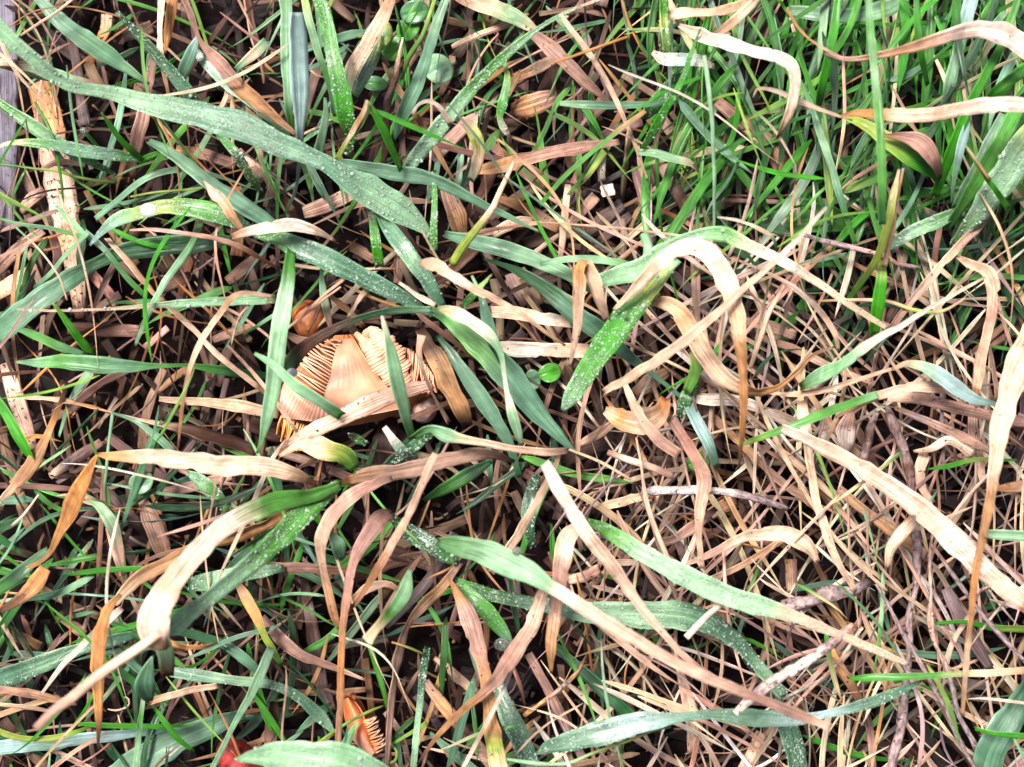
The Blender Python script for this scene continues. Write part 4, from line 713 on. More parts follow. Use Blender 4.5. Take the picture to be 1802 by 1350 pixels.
GROUPS = {'G': 'green grass blades', 'S': 'dry grass leaves', 'T': 'thin stems', 'W': 'dead twigs', 'P': 'straw and bark pieces'}
def piece(line):
    kind, cols, flags, label, pts = line.split(';')
    rng = np.random.default_rng(abs(hash_(line)) % (2 ** 31))
    K = np.array([[float(a) for a in p.split()] for p in pts.split('|')])
    length = np.linalg.norm(np.diff(K[:, :2], axis=0), axis=1).sum()
    n = int(max(10, min(90, length / 7)))
    Q = catmull(K, n)
    Q[:, 3] = np.maximum(Q[:, 3], 1.2)
    z = np.maximum(Q[:, 2], 3) / 1000
    if kind == 'P': z = z - .006
    if kind in 'TW':
        Q[:, :2] += (smooth_noise(n, 6, rng)[:, None] * rng.normal(0, 1, 2)[None] * (1.2 if kind == 'T' else 2.0))
    c3 = np.array([P(x, y, zz) for x, y, zz in zip(Q[:, 0], Q[:, 1], z)])
    hw = Q[:, 3] / 2 * S * (H - z) / H * {'G': .93, 'S': .88, 'W': .66, 'T': .9, 'P': .92}[kind]
    col = colours(cols, n, rng, .05)
    mb = MB()
    if kind == 'G':
        fold = rng.uniform(.25, .5); roll = rng.normal(0, .22) + .18 * smooth_noise(n, 18, rng)
        hw2 = hw / np.maximum(np.cos(roll), .6)
        side, up = sweep(mb, c3, hw2, col, 'leaf', fold * np.ones(n), .00025, roll, rng, .06, .8)
        m = M_DEWY if flags else M_GREEN
        # the margins of a blade that has gone dry are the straw's: both kinds share one strip
        if sum(ch in 'swpto' for ch in cols.split('>')) * 2 > len(cols.split('>')): m = M_STRAW
    elif kind == 'S':
        if rng.random() < .55:
            tip = int(max(1, n * rng.uniform(.03, .09))); col[-tip:] *= np.array([.45, .32, .25])
        fold = rng.uniform(.15, .65) * (1 + .4 * smooth_noise(n, 10, rng)); roll = rng.normal(0, .28) + .28 * smooth_noise(n, 12, rng) + .10 * smooth_noise(n, 4, rng)
        hw2 = hw / np.maximum(np.cos(roll), .6)
        side, up = sweep(mb, c3, hw2, col, 'leaf', fold, .0003, roll, rng, .11, 1.01); m = M_STRAW
    elif kind == 'P':
        roll = rng.normal(0, .12) + .06 * smooth_noise(n, 12, rng)
        hw = hw * (1 + .05 * smooth_noise(n, 2, rng))
        side, up = sweep(mb, c3, hw, col, 'chip', rng.uniform(-.35, .1) * np.ones(n), min(.0013, hw.max() * .8), roll, rng, .10); m = M_CHIP
        if 'h' in flags: m = M_PIT
    elif kind == 'T':
        side, up = sweep(mb, c3, hw, col, 'stem', rng=rng, cj=.05); m = M_STRAW if cols[0] not in 'gcykvb' else M_GREEN
    else:
        bumps = 1 + .10 * smooth_noise(n, 2, rng) + .08 * smooth_noise(n, 5, rng)
        side, up = sweep(mb, c3, hw * bumps, col, 'stem', rng=rng, cj=.16); m = M_WOOD
    nm, cat = NAMES[kind]; grp = GROUPS[kind]
    base = c3[int(np.argmin(z))]
    if flags.startswith('d'):
        root = empty(nm, tuple(base)); tag(root, label, cat, grp)
        body = mb.build("blade", m, root); body.location = (0, 0, 0)
        body.data.transform(__import__('mathutils').Matrix.Translation([-x for x in base]))
        lvl = int(flags[1])
        area = (2 * hw[:-1] * np.linalg.norm(np.diff(c3, axis=0), axis=1))
        num = int(min(area.sum() * 1e6 * (.62 * lvl), 700))
        pr = area / area.sum()
        i = rng.choice(n - 1, num, p=pr); fr = rng.random(num)
        # dew gathers towards the margins
        a = np.sign(rng.normal(0, 1, num)) * rng.random(num) ** .75 * .93
        pos = c3[i] * (1 - fr[:, None]) + c3[i + 1] * fr[:, None]
        fo = np.broadcast_to(fold, (n,))[i]
        h_ = hw[i] / np.maximum(np.cos(np.broadcast_to(roll, (n,))[i]), .6)
        pos = pos + side[i] * (a * h_)[:, None] + up[i] * (((np.abs(a) - .5) * fo * h_) + .0001)[:, None]
        nrm = up[i] - side[i] * (np.sign(a) * fo)[:, None]
        rad = np.clip(rng.lognormal(math.log(.00014), .5, num), .00007, .00065)
        db = MB(); add_drops(db, pos - np.array(base), nrm, rad)
        d = db.build("dew_drops", M_DROP, root); d["kind"] = "stuff"
        return root
    o = mb.build(nm, m)
    rebase(o, tuple(base))
    return tag(o, label, cat, grp)

def hash_(s):
    h = 5381
    for ch in s: h = (h * 33 + ord(ch)) & 0x7fffffff
    return h

# reed with pits
M_PIT = plant_mat("pitted_reed", 20, 40, .35, 1.30, .5, .4, 1.0, 0, spots=.40, spot_col=(.03, .012, .01, 1))

# ---------------------------------------------------------------- the soil
def soil():
    m, t, out = new_mat("wet_soil")
    L = t.links.new
    g = nd(t, "ShaderNodeNewGeometry")
    nz = nd(t, "ShaderNodeTexNoise"); nz.inputs['Scale'].default_value = 260; nz.inputs['Detail'].default_value = 8; nz.inputs['Roughness'].default_value = .75
    L(g.outputs['Position'], nz.inputs['Vector'])
    cr = nd(t, "ShaderNodeValToRGB")
    cr.color_ramp.elements[0].position = .35; cr.color_ramp.elements[0].color = (.0015, .001, .0014, 1)
    cr.color_ramp.elements[1].position = .75; cr.color_ramp.elements[1].color = (.020, .009, .009, 1)
    L(nz.outputs[0], cr.inputs[0])
    pb = nd(t, "ShaderNodeBsdfPrincipled"); L(cr.outputs[0], pb.inputs['Base Color']); pb.inputs['Roughness'].default_value = .9; pb.inputs['Specular IOR Level'].default_value = .12
    bp = nd(t, "ShaderNodeBump"); bp.inputs['Strength'].default_value = 1; bp.inputs['Distance'].default_value = .002
    L(nz.outputs[0], bp.inputs['Height']); L(bp.outputs[0], pb.inputs['Normal']); L(pb.outputs[0], out.inputs[0])
    # fine in the middle, coarse towards the horizon
    a = np.concatenate([-np.geomspace(60, .3, 22), np.linspace(-.28, .28, 150), np.geomspace(.3, 60, 22)])
    X, Y = np.meshgrid(a, a, indexing='ij')
    Z = np.zeros_like(X)
    rr = np.random.default_rng(3)
    for sc, am in ((.09, .0016), (.03, .0010), (.010, .0007)):
        for _ in range(8):
            q = rr.random() * 6.283; ph = rr.random() * 6.283
            Z += am * .35 * np.sin((X * math.cos(q) + Y * math.sin(q)) / sc * 6.283 + ph)
    Z = np.where((abs(X) < .3) & (abs(Y) < .3), Z, np.minimum(Z, 0) * .5) - .016
    n = len(a); idx = np.arange(n * n).reshape(n, n)
    f = np.stack([idx[:-1, :-1], idx[1:, :-1], idx[1:, 1:], idx[:-1, 1:]], -1).reshape(-1, 4)
    mb = MB(); v = np.stack([X, Y, Z], -1).reshape(-1, 3)
    mb.add(v, f, v[:, :2], np.ones((len(v), 3)) * .05)
    o = mb.build("ground", m); o["kind"] = "structure"
soil()

# ---------------------------------------------------------------- uncountable litter and undergrowth
def fill(mb, region, n, pal, ang, spread, w, ln, z, kind='leaf', curve=.25, taper=True, rng=None, slope=.10, jit=.22, shade_tone=1.0):
    """n pieces over a region of the photo; ang in degrees, 0 lies level and 90 runs down the photo"""
    rng = rng or NR
    x0, y0, x1, y1 = region
    for _ in range(int(n * .87)):
        px, py = rng.uniform(x0, x1), rng.uniform(y0, y1)
        if z[0] >= 30 and 380 < px < 880 and 460 < py < 860: continue   # nothing tall stands over the mushroom
        if z[1] > 16 and 470 < px < 770 and 560 < py < 780: continue
        zz = rng.uniform(*z) / 1000
        a = math.radians((ang if not isinstance(ang, (list, tuple)) else ang[rng.integers(len(ang))]) + rng.normal(0, spread))
        a = -a
        Lm = rng.uniform(*ln) * S; wm = (w[0] + (w[1] - w[0]) * rng.random() ** 1.7) * S / 2
        seg = int(max(5, min(18, Lm / S / 14)))
        t = np.linspace(-.5, .5, seg)
        k = rng.normal(0, curve)
        th = a + k * t * 2.2 + (rng.normal(0, curve * .5) * np.sin(t * 6.3))
        dx = np.cos(th); dy = np.sin(th)
        cx, cy, _ = P(px, py, zz)
        X = np.cumsum(dx) * Lm / seg; Y = np.cumsum(dy) * Lm / seg
        X = X - X.mean() + cx; Y = Y - Y.mean() + cy
        sl = rng.normal(0, slope); arch = abs(rng.normal(0, slope * .6)) * Lm
        Z = np.maximum(zz + sl * t * Lm + arch * (0.25 - t * t) * 2, -.014)
        if taper:
            pr = np.clip(np.minimum(1, (t + .5) * rng.uniform(3, 9) + .25), 0, 1) * np.clip((.5 - t) * rng.uniform(1.3, 4) + .05, 0, 1)
        else: pr = np.ones(seg) * (1 + .06 * rng.normal(0, 1, seg))
        hw = np.maximum(wm * pr, .00006)
        code = pal[rng.integers(len(pal))]
        col = colours(code, seg, rng, jit) * shade_tone
        ro = np.ones(seg) * rng.normal(0, .35) + .2 * smooth_noise(seg, 5, rng) if kind != 'stem' else None
        sweep(mb, np.c_[X, Y, Z], hw, col, kind, (rng.uniform(.1, .6) if kind == 'leaf' else rng.uniform(-.3, .35)) * np.ones(seg), .00025 if kind == 'leaf' else min(.0007, wm), ro, rng, .10)

FR = (-200, -160, 2000, 1510)
g = np.random.default_rng(11)
mb = MB()
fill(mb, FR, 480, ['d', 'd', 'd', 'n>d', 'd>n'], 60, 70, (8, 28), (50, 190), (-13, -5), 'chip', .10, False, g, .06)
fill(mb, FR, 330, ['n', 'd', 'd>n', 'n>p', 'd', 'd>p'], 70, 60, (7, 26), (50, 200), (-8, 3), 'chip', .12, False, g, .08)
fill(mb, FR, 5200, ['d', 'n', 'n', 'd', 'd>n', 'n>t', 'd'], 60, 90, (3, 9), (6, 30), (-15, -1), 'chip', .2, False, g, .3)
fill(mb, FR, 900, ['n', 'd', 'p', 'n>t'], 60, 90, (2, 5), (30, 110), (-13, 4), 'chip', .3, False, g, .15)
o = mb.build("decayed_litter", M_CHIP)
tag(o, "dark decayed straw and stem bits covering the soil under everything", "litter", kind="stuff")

mb = MB()
cr_ = dict(rng=g, curve=.13, kind='chip', taper=False, shade_tone=.62)  # deep chips: shade of the mat put into their colour, besides decay
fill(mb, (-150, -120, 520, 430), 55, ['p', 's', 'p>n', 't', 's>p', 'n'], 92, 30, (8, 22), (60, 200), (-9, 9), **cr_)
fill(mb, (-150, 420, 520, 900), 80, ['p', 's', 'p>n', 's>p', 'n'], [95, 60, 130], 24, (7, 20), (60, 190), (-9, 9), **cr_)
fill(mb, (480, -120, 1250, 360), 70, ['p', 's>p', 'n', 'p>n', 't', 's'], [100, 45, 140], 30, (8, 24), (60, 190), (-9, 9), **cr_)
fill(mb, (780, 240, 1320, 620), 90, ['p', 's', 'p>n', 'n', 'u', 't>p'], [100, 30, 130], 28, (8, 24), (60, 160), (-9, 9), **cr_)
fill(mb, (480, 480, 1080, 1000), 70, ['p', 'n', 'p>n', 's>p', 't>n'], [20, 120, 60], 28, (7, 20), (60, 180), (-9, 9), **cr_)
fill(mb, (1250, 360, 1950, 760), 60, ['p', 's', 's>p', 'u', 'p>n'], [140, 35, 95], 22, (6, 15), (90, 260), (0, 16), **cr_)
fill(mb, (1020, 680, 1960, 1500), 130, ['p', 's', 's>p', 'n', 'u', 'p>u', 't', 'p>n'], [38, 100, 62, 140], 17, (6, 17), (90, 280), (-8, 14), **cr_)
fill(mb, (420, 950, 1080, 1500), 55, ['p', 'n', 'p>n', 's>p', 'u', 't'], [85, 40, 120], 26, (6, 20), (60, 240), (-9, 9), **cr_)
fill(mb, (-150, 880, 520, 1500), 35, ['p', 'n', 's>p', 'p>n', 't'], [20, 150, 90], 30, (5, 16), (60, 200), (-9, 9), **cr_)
lf_ = dict(rng=g, curve=.15)
fill(mb, (-150, -120, 1250, 900), 340, ['p', 's', 'p>n', 'n', 't', 'n>p', 's>p', 'n', 'o>t'], [95, 40, 140], 30, (3, 11), (80, 280), (-4, 22), shade_tone=.85, **lf_)  # colour dimmed slightly to paint in shade among these straws
fill(mb, (1000, 400, 1960, 1500), 240, ['p>n', 'n', 'u', 'p', 'n>t', 'd>n'], [38, 100, 62, 140], 20, (3, 11), (100, 320), (-6, 12), shade_tone=.7, **lf_)  # low layer: decay browns, darkened further as painted shade in the gaps
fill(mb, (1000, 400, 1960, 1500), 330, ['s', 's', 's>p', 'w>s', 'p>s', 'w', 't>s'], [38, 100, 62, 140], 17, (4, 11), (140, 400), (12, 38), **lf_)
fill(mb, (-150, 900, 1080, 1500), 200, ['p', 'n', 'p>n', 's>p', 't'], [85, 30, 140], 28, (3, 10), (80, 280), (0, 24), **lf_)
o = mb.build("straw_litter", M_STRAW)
tag(o, "loose pinkish straw and dead grass lying in a mat between the blades", "litter", kind="stuff")

mb = MB()
fill(mb, FR, 200, ['s', 'p', 't', 's>p', 'o'], 60, 70, (2.5, 5.5), (80, 300), (4, 30), 'stem', .35, True, g, .12)
fill(mb, (1000, 640, 1960, 1500), 170, ['s', 'p', 'w', 's>p', 'u'], [38, 100, 140], 20, (3, 6.5), (110, 360), (6, 40), 'stem', .18, True, g, .10)
fill(mb, FR, 85, ['s', 's>p', 'w>s', 't>s'], [35, 140, 100, 70], 25, (3.5, 7), (130, 340), (34, 58), 'leaf', .22, True, g, .12)
o = mb.build("thread_litter", M_STRAW)
tag(o, "fine dry stalks and threads scattered over the straw mat", "litter", kind="stuff")

mb = MB()
GP = ['g', 'b', 'v', 'k', 'c>g', 'k>v', 'b>c', 'g>y']
fill(mb, (-150, -120, 560, 440), 70, GP, [30, 100, 140], 24, (4, 13), (90, 260), (2, 26), rng=g, curve=.18)
fill(mb, (450, -120, 1150, 330), 110, GP, [100, 60, 130], 24, (4, 15), (90, 260), (2, 28), rng=g, curve=.18)
fill(mb, (1130, -120, 1960, 430), 170, ['k', 'k>g', 'v>k'], [100, 75, 130, 150], 22, (6, 18), (90, 260), (-6, 12), rng=g, curve=.2)
fill(mb, (1130, -120, 1960, 430), 400, ['v', 'g', 'k', 'v>k', 'v', 'g>v', 'g>y', 'b>c', 'v', 's>g', 'g>k'], [100, 115, 75, 140], 20, (5, 16), (110, 330), (0, 44), rng=g, curve=.18)
fill(mb, (1300, 380, 1960, 640), 60, ['k', 'v>k', 'g', 'k', 'k'], [150, 100, 20], 24, (6, 18), (90, 260), (0, 26), rng=g, curve=.18)
fill(mb, (-150, 420, 560, 860), 22, ['b', 'k', 'g', 'c>g'], [30, 150, 100], 26, (6, 20), (90, 240), (4, 26), rng=g, curve=.18)
fill(mb, (-150, 850, 640, 1500), 200, ['k', 'k>g', 'b', 'g', 'v', 'k>b', 'c>b'], [160, 20, 120, 60], 24, (4, 17), (90, 280), (0, 34), rng=g, curve=.18)
fill(mb, (560, 760, 1100, 1500), 48, ['k', 'g', 'b', 'k>g', 'v'], [40, 100, 140], 26, (6, 20), (80, 240), (2, 28), rng=g, curve=.18)
fill(mb, (1100, 1000, 1960, 1500), 40, ['k', 'g', 'v', 'b', 'k>v'], [20, 100, 160], 26, (5, 16), (80, 260), (2, 26), rng=g, curve=.18)
fill(mb, FR, 75, ['g', 'b', 'v', 'c>g', 'y>g', 'g>s'], [100, 30, 140, 70], 25, (4, 9), (110, 300), (32, 56), rng=g, curve=.18)
o = mb.build("grass_undergrowth", M_GREEN)
tag(o, "low green grass growing up through the straw mat", "grass", kind="stuff")

# ---------------------------------------------------------------- blades, leaves, straws and twigs one by one
for line in DATA.strip().splitlines():
    if line.strip(): piece(line)

# ---------------------------------------------------------------- fungus, leaves, drops
def flesh_mat(name, col, rough, ss, var=.25, scale=160, streak=None):
    m, t, out = new_mat(name); L = t.links.new
    att = nd(t, "ShaderNodeAttribute", attribute_name="Col")
    g_ = nd(t, "ShaderNodeNewGeometry")
    nz = nd(t, "ShaderNodeTexNoise"); nz.inputs['Scale'].default_value = scale; nz.inputs['Detail'].default_value = 6
    L(g_.outputs['Position'], nz.inputs['Vector'])
    mr = nd(t, "ShaderNodeMapRange"); mr.inputs[1].default_value = .3; mr.inputs[2].default_value = .7; mr.inputs[3].default_value = 1 - var; mr.inputs[4].default_value = 1 + var
    L(nz.outputs[0], mr.inputs[0])
    vm = nd(t, "ShaderNodeVectorMath", operation='SCALE'); L(att.outputs['Color'], vm.inputs[0]); L(mr.outputs[0], vm.inputs['Scale'])
    pb = nd(t, "ShaderNodeBsdfPrincipled"); L(vm.outputs[0], pb.inputs['Base Color'])
    pb.inputs['Roughness'].default_value = rough
    pb.inputs['Subsurface Weight'].default_value = ss; pb.inputs['Subsurface Radius'].default_value = (.004, .0018, .001); pb.inputs['Subsurface Scale'].default_value = .4
    bp = nd(t, "ShaderNodeBump"); bp.inputs['Strength'].default_value = .8; bp.inputs['Distance'].default_value = .0006
    L(nz.outputs[0], bp.inputs['Height']); L(bp.outputs[0], pb.inputs['Normal']); L(pb.outputs[0], out.inputs[0])
    return m
M_FLESH = flesh_mat("mushroom_flesh", None, .42, .25)
M_CAP = flesh_mat("mushroom_cap", None, .62, .05, .8, 330)

def poly_in(px, py, poly):
    c = False; j = len(poly) - 1
    for i in range(len(poly)):
        xi, yi = poly[i]; xj, yj = poly[j]
        if (yi > py) != (yj > py) and px < (xj - xi) * (py - yi) / (yj - yi) + xi: c = not c
        j = i
    return c

def loft(mb, A, B, ncross, zfun, cfun, thick=.0012):
    """surface between the pixel curves A and B (each k x 3: px py zmm), closed by an underside"""
    n = 80
    A = catmull(A, n); B = catmull(B, n)
    V, Cc = [], []
    for i in range(n):
        for j in range(ncross):
            s = j / (ncross - 1)
            q = A[i] * (1 - s) + B[i] * s
            t = i / (n - 1)
            V.append(P(q[0], q[1], (q[2] + zfun(t, s)) / 1000)); Cc.append(cfun(t, s))
    V = np.array(V); Cc = np.array(Cc)
    idx = np.arange(n * ncross).reshape(n, ncross)
    f = np.stack([idx[:-1, :-1], idx[1:, :-1], idx[1:, 1:], idx[:-1, 1:]], -1).reshape(-1, 4)
    V2 = V.copy(); V2[:, 2] -= thick
    k = len(V)
    bl = np.r_[idx[0, :], idx[1:, -1], idx[-1, -2::-1], idx[-2:0:-1, 0]]
    bn = np.roll(bl, -1)
    rim = np.stack([bl, bl + k, bn + k, bn], -1)
    mb.add(np.vstack([V, V2]), np.vstack([f, f[:, ::-1] + k, rim]), np.zeros((2 * k, 2)), np.vstack([Cc, Cc]))

def lerp(a, b, t): return tuple(x * (1 - t) + y * t for x, y in zip(a, b))
PEACH, PALE, ORNG, DEEP = (.66, .29, .17), (.84, .46, .29), (.74, .28, .11), (.42, .10, .03)

def fins(mb, base, tip, n, zb, zt, hgt, wpx, ca, cb, rng, wave=2.0):
    """n gills from points on the pixel curve base to points on the curve tip"""
    Bc = catmull(base, n); Tc = catmull(tip, n)
    for i in range(n):
        k = 12
        t = np.linspace(0, 1, k)
        b = Bc[i] + rng.normal(0, .6, Bc.shape[1]); e = Tc[i] + rng.normal(0, 2.6, Tc.shape[1])
        wv = np.sin(t * rng.uniform(3, 6) + rng.random() * 6) * wave * t
        d = e[:2] - b[:2]; nn = np.array([-d[1], d[0]]) / (np.linalg.norm(d) + 1e-6)
        X = b[0] + d[0] * t + nn[0] * wv; Y = b[1] + d[1] * t + nn[1] * wv
        Z = zb * (1 - t) + zt * t + rng.normal(0, .3)
        arch = hgt * np.sin(np.pi * np.clip(t * .85 + .12, 0, 1))
        cen = np.array([P(x, y, z_ / 1000) for x, y, z_ in zip(X, Y, Z)])
        nrm3 = np.array([nn[0], -nn[1], 0]) * wpx * S / 2
        top = cen + np.c_[np.zeros(k), np.zeros(k), arch / 1000]
        bot = cen - np.array([0, 0, .0025])
        V = np.concatenate([top - nrm3 * .6, top + nrm3 * .6, bot + nrm3 * 1.2, bot - nrm3 * 1.2])
        idx = np.arange(4 * k).reshape(4, k)
        f = [[idx[a, j], idx[a, j + 1], idx[(a + 1) % 4, j + 1], idx[(a + 1) % 4, j]] for a in range(4) for j in range(k - 1)]
        f += [[idx[3, 0], idx[2, 0], idx[1, 0], idx[0, 0]], [idx[0, -1], idx[1, -1], idx[2, -1], idx[3, -1]]]
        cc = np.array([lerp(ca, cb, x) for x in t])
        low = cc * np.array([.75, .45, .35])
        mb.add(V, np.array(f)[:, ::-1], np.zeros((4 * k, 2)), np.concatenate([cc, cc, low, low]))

def mushroom():
    rng = np.random.default_rng(5)
    root = empty("gilled_mushroom", P(620, 690, .004))
    tag(root, "torn peach mushroom lying open with its smooth stem and pale gills showing", "mushroom")
    off = root.location
    def fin(o):
        v = o.data
        import mathutils
        v.transform(mathutils.Matrix.Translation(-off)); return o
    # cap: the torn underside on which everything stands
    mb = MB()
    loft(mb, [(590, 590, 25), (530, 640, 25), (488, 700, 22), (500, 770, 16)], [(630, 588, 20), (722, 628, 22), (762, 685, 20), (700, 735, 12)], 30,
         lambda t, s: 5 * math.sin(math.pi * s) - 4 * abs(2 * t - 1) ** 2 + .5 * math.sin(s * 40), lambda t, s: lerp(ORNG, DEEP, .4 + .5 * abs(s - .5)), .004)
    fin(mb.build("cap", M_FLESH, root))
    # stem flaring into the cap
    mb = MB()
    loft(mb, [(598, 598, 28), (588, 625, 32), (580, 665, 34), (570, 700, 34), (578, 745, 28)], [(622, 594, 28), (640, 625, 31), (663, 658, 31), (690, 690, 30), (712, 718, 26)], 24,
         lambda t, s: 1.5 * math.sin(math.pi * s) ** .7 - .6 * t + .12 * math.sin(s * 60 + t * 6), lambda t, s: lerp(lerp(PALE, (.72, .34, .22), min(1, (s * 7) ** 1.5)), ORNG, .55 * max(0, s - .7) / .3 + .15 * (1 - t)), .008)
    fin(mb.build("stem", M_FLESH, root))
    # left gills
    mb = MB()
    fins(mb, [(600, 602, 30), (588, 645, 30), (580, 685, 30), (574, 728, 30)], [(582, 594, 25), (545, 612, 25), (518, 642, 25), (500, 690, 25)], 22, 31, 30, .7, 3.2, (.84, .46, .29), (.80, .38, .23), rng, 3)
    fin(mb.build("gills", M_FLESH, root))
    # lower left lobe of the cap, pale pink, and the orange gills under its margin
    mb = MB()
    loft(mb, [(500, 672, 29), (492, 705, 29), (496, 735, 26)], [(566, 700, 31), (590, 725, 31), (600, 748, 27)], 60,
         lambda t, s: 2.4 * math.sin(math.pi * s) + .14 * math.sin(s * 95 + t * 34 + 3 * math.sin(t * 5 + s * 7)) + .5 * math.sin(s * 11 - t * 7), lambda t, s: lerp((.62, .26, .16), (.82, .45, .33), .5 + .5 * math.sin(s * 95 + t * 34 + 3 * math.sin(t * 5 + s * 7))), .003)
    lobe = fin(mb.build("cap_lobe", M_FLESH, root))
    mb = MB()
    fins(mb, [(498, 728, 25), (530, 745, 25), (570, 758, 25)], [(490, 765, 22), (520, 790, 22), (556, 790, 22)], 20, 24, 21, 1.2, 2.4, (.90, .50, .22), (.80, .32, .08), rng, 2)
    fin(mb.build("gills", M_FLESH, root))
    # the curled ruffles on the right: ridged rolls
    def roll_(path, r0, seed, cols, cnt):
        rr = np.random.default_rng(seed)
        n = 220; K = catmull(path, n); t = np.linspace(0, 1, n)
        c3 = np.array([P(x, y, z_ / 1000) for x, y, z_ in K[:, :3]])
        Lp = np.r_[0, np.cumsum(np.linalg.norm(np.diff(c3, axis=0), axis=1))]; Lp /= Lp[-1]
        ph = cnt * Lp * 2 * math.pi + 1.9 * smooth_noise(n, 9, rr); lump = 1 + .13 * smooth_noise(n, 14, rr)
        m_ = 22
        T = np.gradient(c3, axis=0); T /= np.linalg.norm(T, axis=1)[:, None]
        side = np.cross(T, [0, 0, 1.]); side /= np.linalg.norm(side, axis=1)[:, None]; up = np.cross(side, T)
        V, Cc = [], []
        env = np.clip(np.sin(np.pi * np.clip(t * .93 + .05, 0, 1)), .12, 1) ** .45
        for i in range(n):
            for j in range(m_):
                q = j / m_ * 2 * math.pi
                ridge = (.5 + .5 * math.sin(ph[i] + 1.6 * math.sin(q + i * .02))) ** .45
                r = K[i, 3] * S * env[i] * lump[i] * (.84 + .16 * ridge) * (1 + .10 * math.sin(2 * q + ph[i] * .21))
                V.append(c3[i] + side[i] * math.cos(q) * r + up[i] * math.sin(q) * r * .5)
                Cc.append(lerp(cols[1], cols[0], ridge))
        idx = np.arange(n * m_).reshape(n, m_)
        f = np.stack([idx[:-1], idx[1:], np.roll(idx[1:], -1, 1), np.roll(idx[:-1], -1, 1)], -1).reshape(-1, 4)
        mb = MB(); mb.add(np.array(V), f[:, ::-1], np.zeros((len(V), 2)), np.array(Cc))
        return mb
    CR = ((.82, .44, .30), (.58, .16, .06))
    fin(roll_([(626, 586, 30, 8), (650, 612, 34, 13), (667, 640, 35, 15), (688, 668, 34, 15), (708, 690, 31, 10)], 0, 1, CR, 27).build("ruffled_gills", M_FLESH, root))
    fin(roll_([(640, 590, 30, 10), (655, 582, 32, 15), (668, 600, 33, 19), (690, 628, 34, 22), (706, 664, 32, 20), (712, 690, 29, 12)], 0, 2, CR, 30).build("ruffled_gills", M_FLESH, root))
    mb = MB()
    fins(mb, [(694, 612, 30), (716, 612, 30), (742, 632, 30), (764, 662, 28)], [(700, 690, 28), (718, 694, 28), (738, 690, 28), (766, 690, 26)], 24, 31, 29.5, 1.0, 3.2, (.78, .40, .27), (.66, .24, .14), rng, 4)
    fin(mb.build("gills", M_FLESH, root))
mushroom()

def cap_thing(name, label, cat, px, py, z, rx, ry, hgt, rot, c0, c1, stem=None, mat=None, lumps=.05, seed=1, zbase=.002):
    """a rounded cap with a margin and, where the photo shows it, its stem"""
    rr = np.random.default_rng(seed)
    root = empty(name, P(px, py, zbase)); tag(root, label, cat)
    k = (H - z) / H * S
    n, m_ = 26, 14
    ph = rr.random(4) * 6.28
    V, Cc = [], []
    cx, cy, _ = P(px, py, z); cr, sr = math.cos(rot), math.sin(rot)
    for i in range(m_):
        a = i / (m_ - 1) * math.pi * .62
        for j in range(n):
            q = j / n * 2 * math.pi
            rad = math.sin(a) / math.sin(min(a, math.pi / 2)) if a > 0 else 1
            w_ = 1 + lumps * (math.sin(q * 2 + ph[0]) + math.sin(q * 3 + ph[1]) * .6)
            x = math.sin(a) * math.cos(q) * rx * w_ * k; y = math.sin(a) * math.sin(q) * ry * w_ * k
            V.append((cx + x * cr - y * sr, cy + x * sr + y * cr, z + hgt * math.cos(a)))
            Cc.append(lerp(c0, c1, min(1, (i / (m_ - 1)) ** 1.3 + .12 * rr.normal())))
    V = np.array(V); V -= np.array(root.location)
    idx = np.arange(n * m_).reshape(m_, n)
    f = np.stack([idx[:-1], idx[1:], np.roll(idx[1:], -1, 1), np.roll(idx[:-1], -1, 1)], -1).reshape(-1, 4)
    # underside closes towards the stem
    mid = np.array([[*(V[idx[-1]].mean(0)[:2]), V[idx[-1]].mean(0)[2] + hgt * .2]])
    und = np.repeat(mid, n, 0) + (V[idx[-1]] - mid) * .25
    V = np.vstack([V, und]); ui = np.arange(n) + n * m_
    f = np.vstack([f, np.stack([idx[-1], ui, np.roll(ui, -1), np.roll(idx[-1], -1)], -1)])
    mb = MB(); mb.add(V, f, np.zeros((len(V), 2)), np.clip(np.vstack([np.array(Cc), np.repeat([DEEP], n, 0)]), 0, 1))
    mb.build("cap", mat or M_CAP, root)
    mb = MB()
    t = np.linspace(0, 1, 10)
    sx, sy, szz = stem if stem else (px, py, zbase)
    b = np.array(P(sx, sy, szz)); e = np.array([cx, cy, z + hgt * .2])
    c3 = b * (1 - t[:, None]) + e * t[:, None] + np.c_[np.sin(t * 3) * .0006, t * 0, t * 0] - np.array(root.location)
    sweep(mb, c3 + np.array([1e-5, 0, 0]) * t[:, None], (.30 - .06 * t) * min(rx, ry) * k, np.repeat([(.75, .5, .38)], 10, 0), 'stem', rng=rr)
    mb.build("stem", M_FLESH, root)
    return root

cap_thing("brown_mushroom", "small orange-brown mushroom cap behind the grey-green strap", "mushroom", 544, 562, .013, 30, 36, .006, .4, (.30, .09, .025), (.14, .035, .012), seed=3, lumps=.05)
cap_thing("brown_mushroom", "tiny pale-topped brown mushroom right under the gilled mushroom's edge", "mushroom", 748, 722, .015, 21, 25, .006, -.5, (.44, .29, .25), (.20, .065, .03), seed=4, lumps=.06)
cap_thing("red_mushroom", "deep red cap at the bottom edge beside the blurred blade", "mushroom", 424, 1350, .026, 36, 56, .007, .5, (.22, .008, .005), (.09, .004, .004), seed=6, lumps=.05)

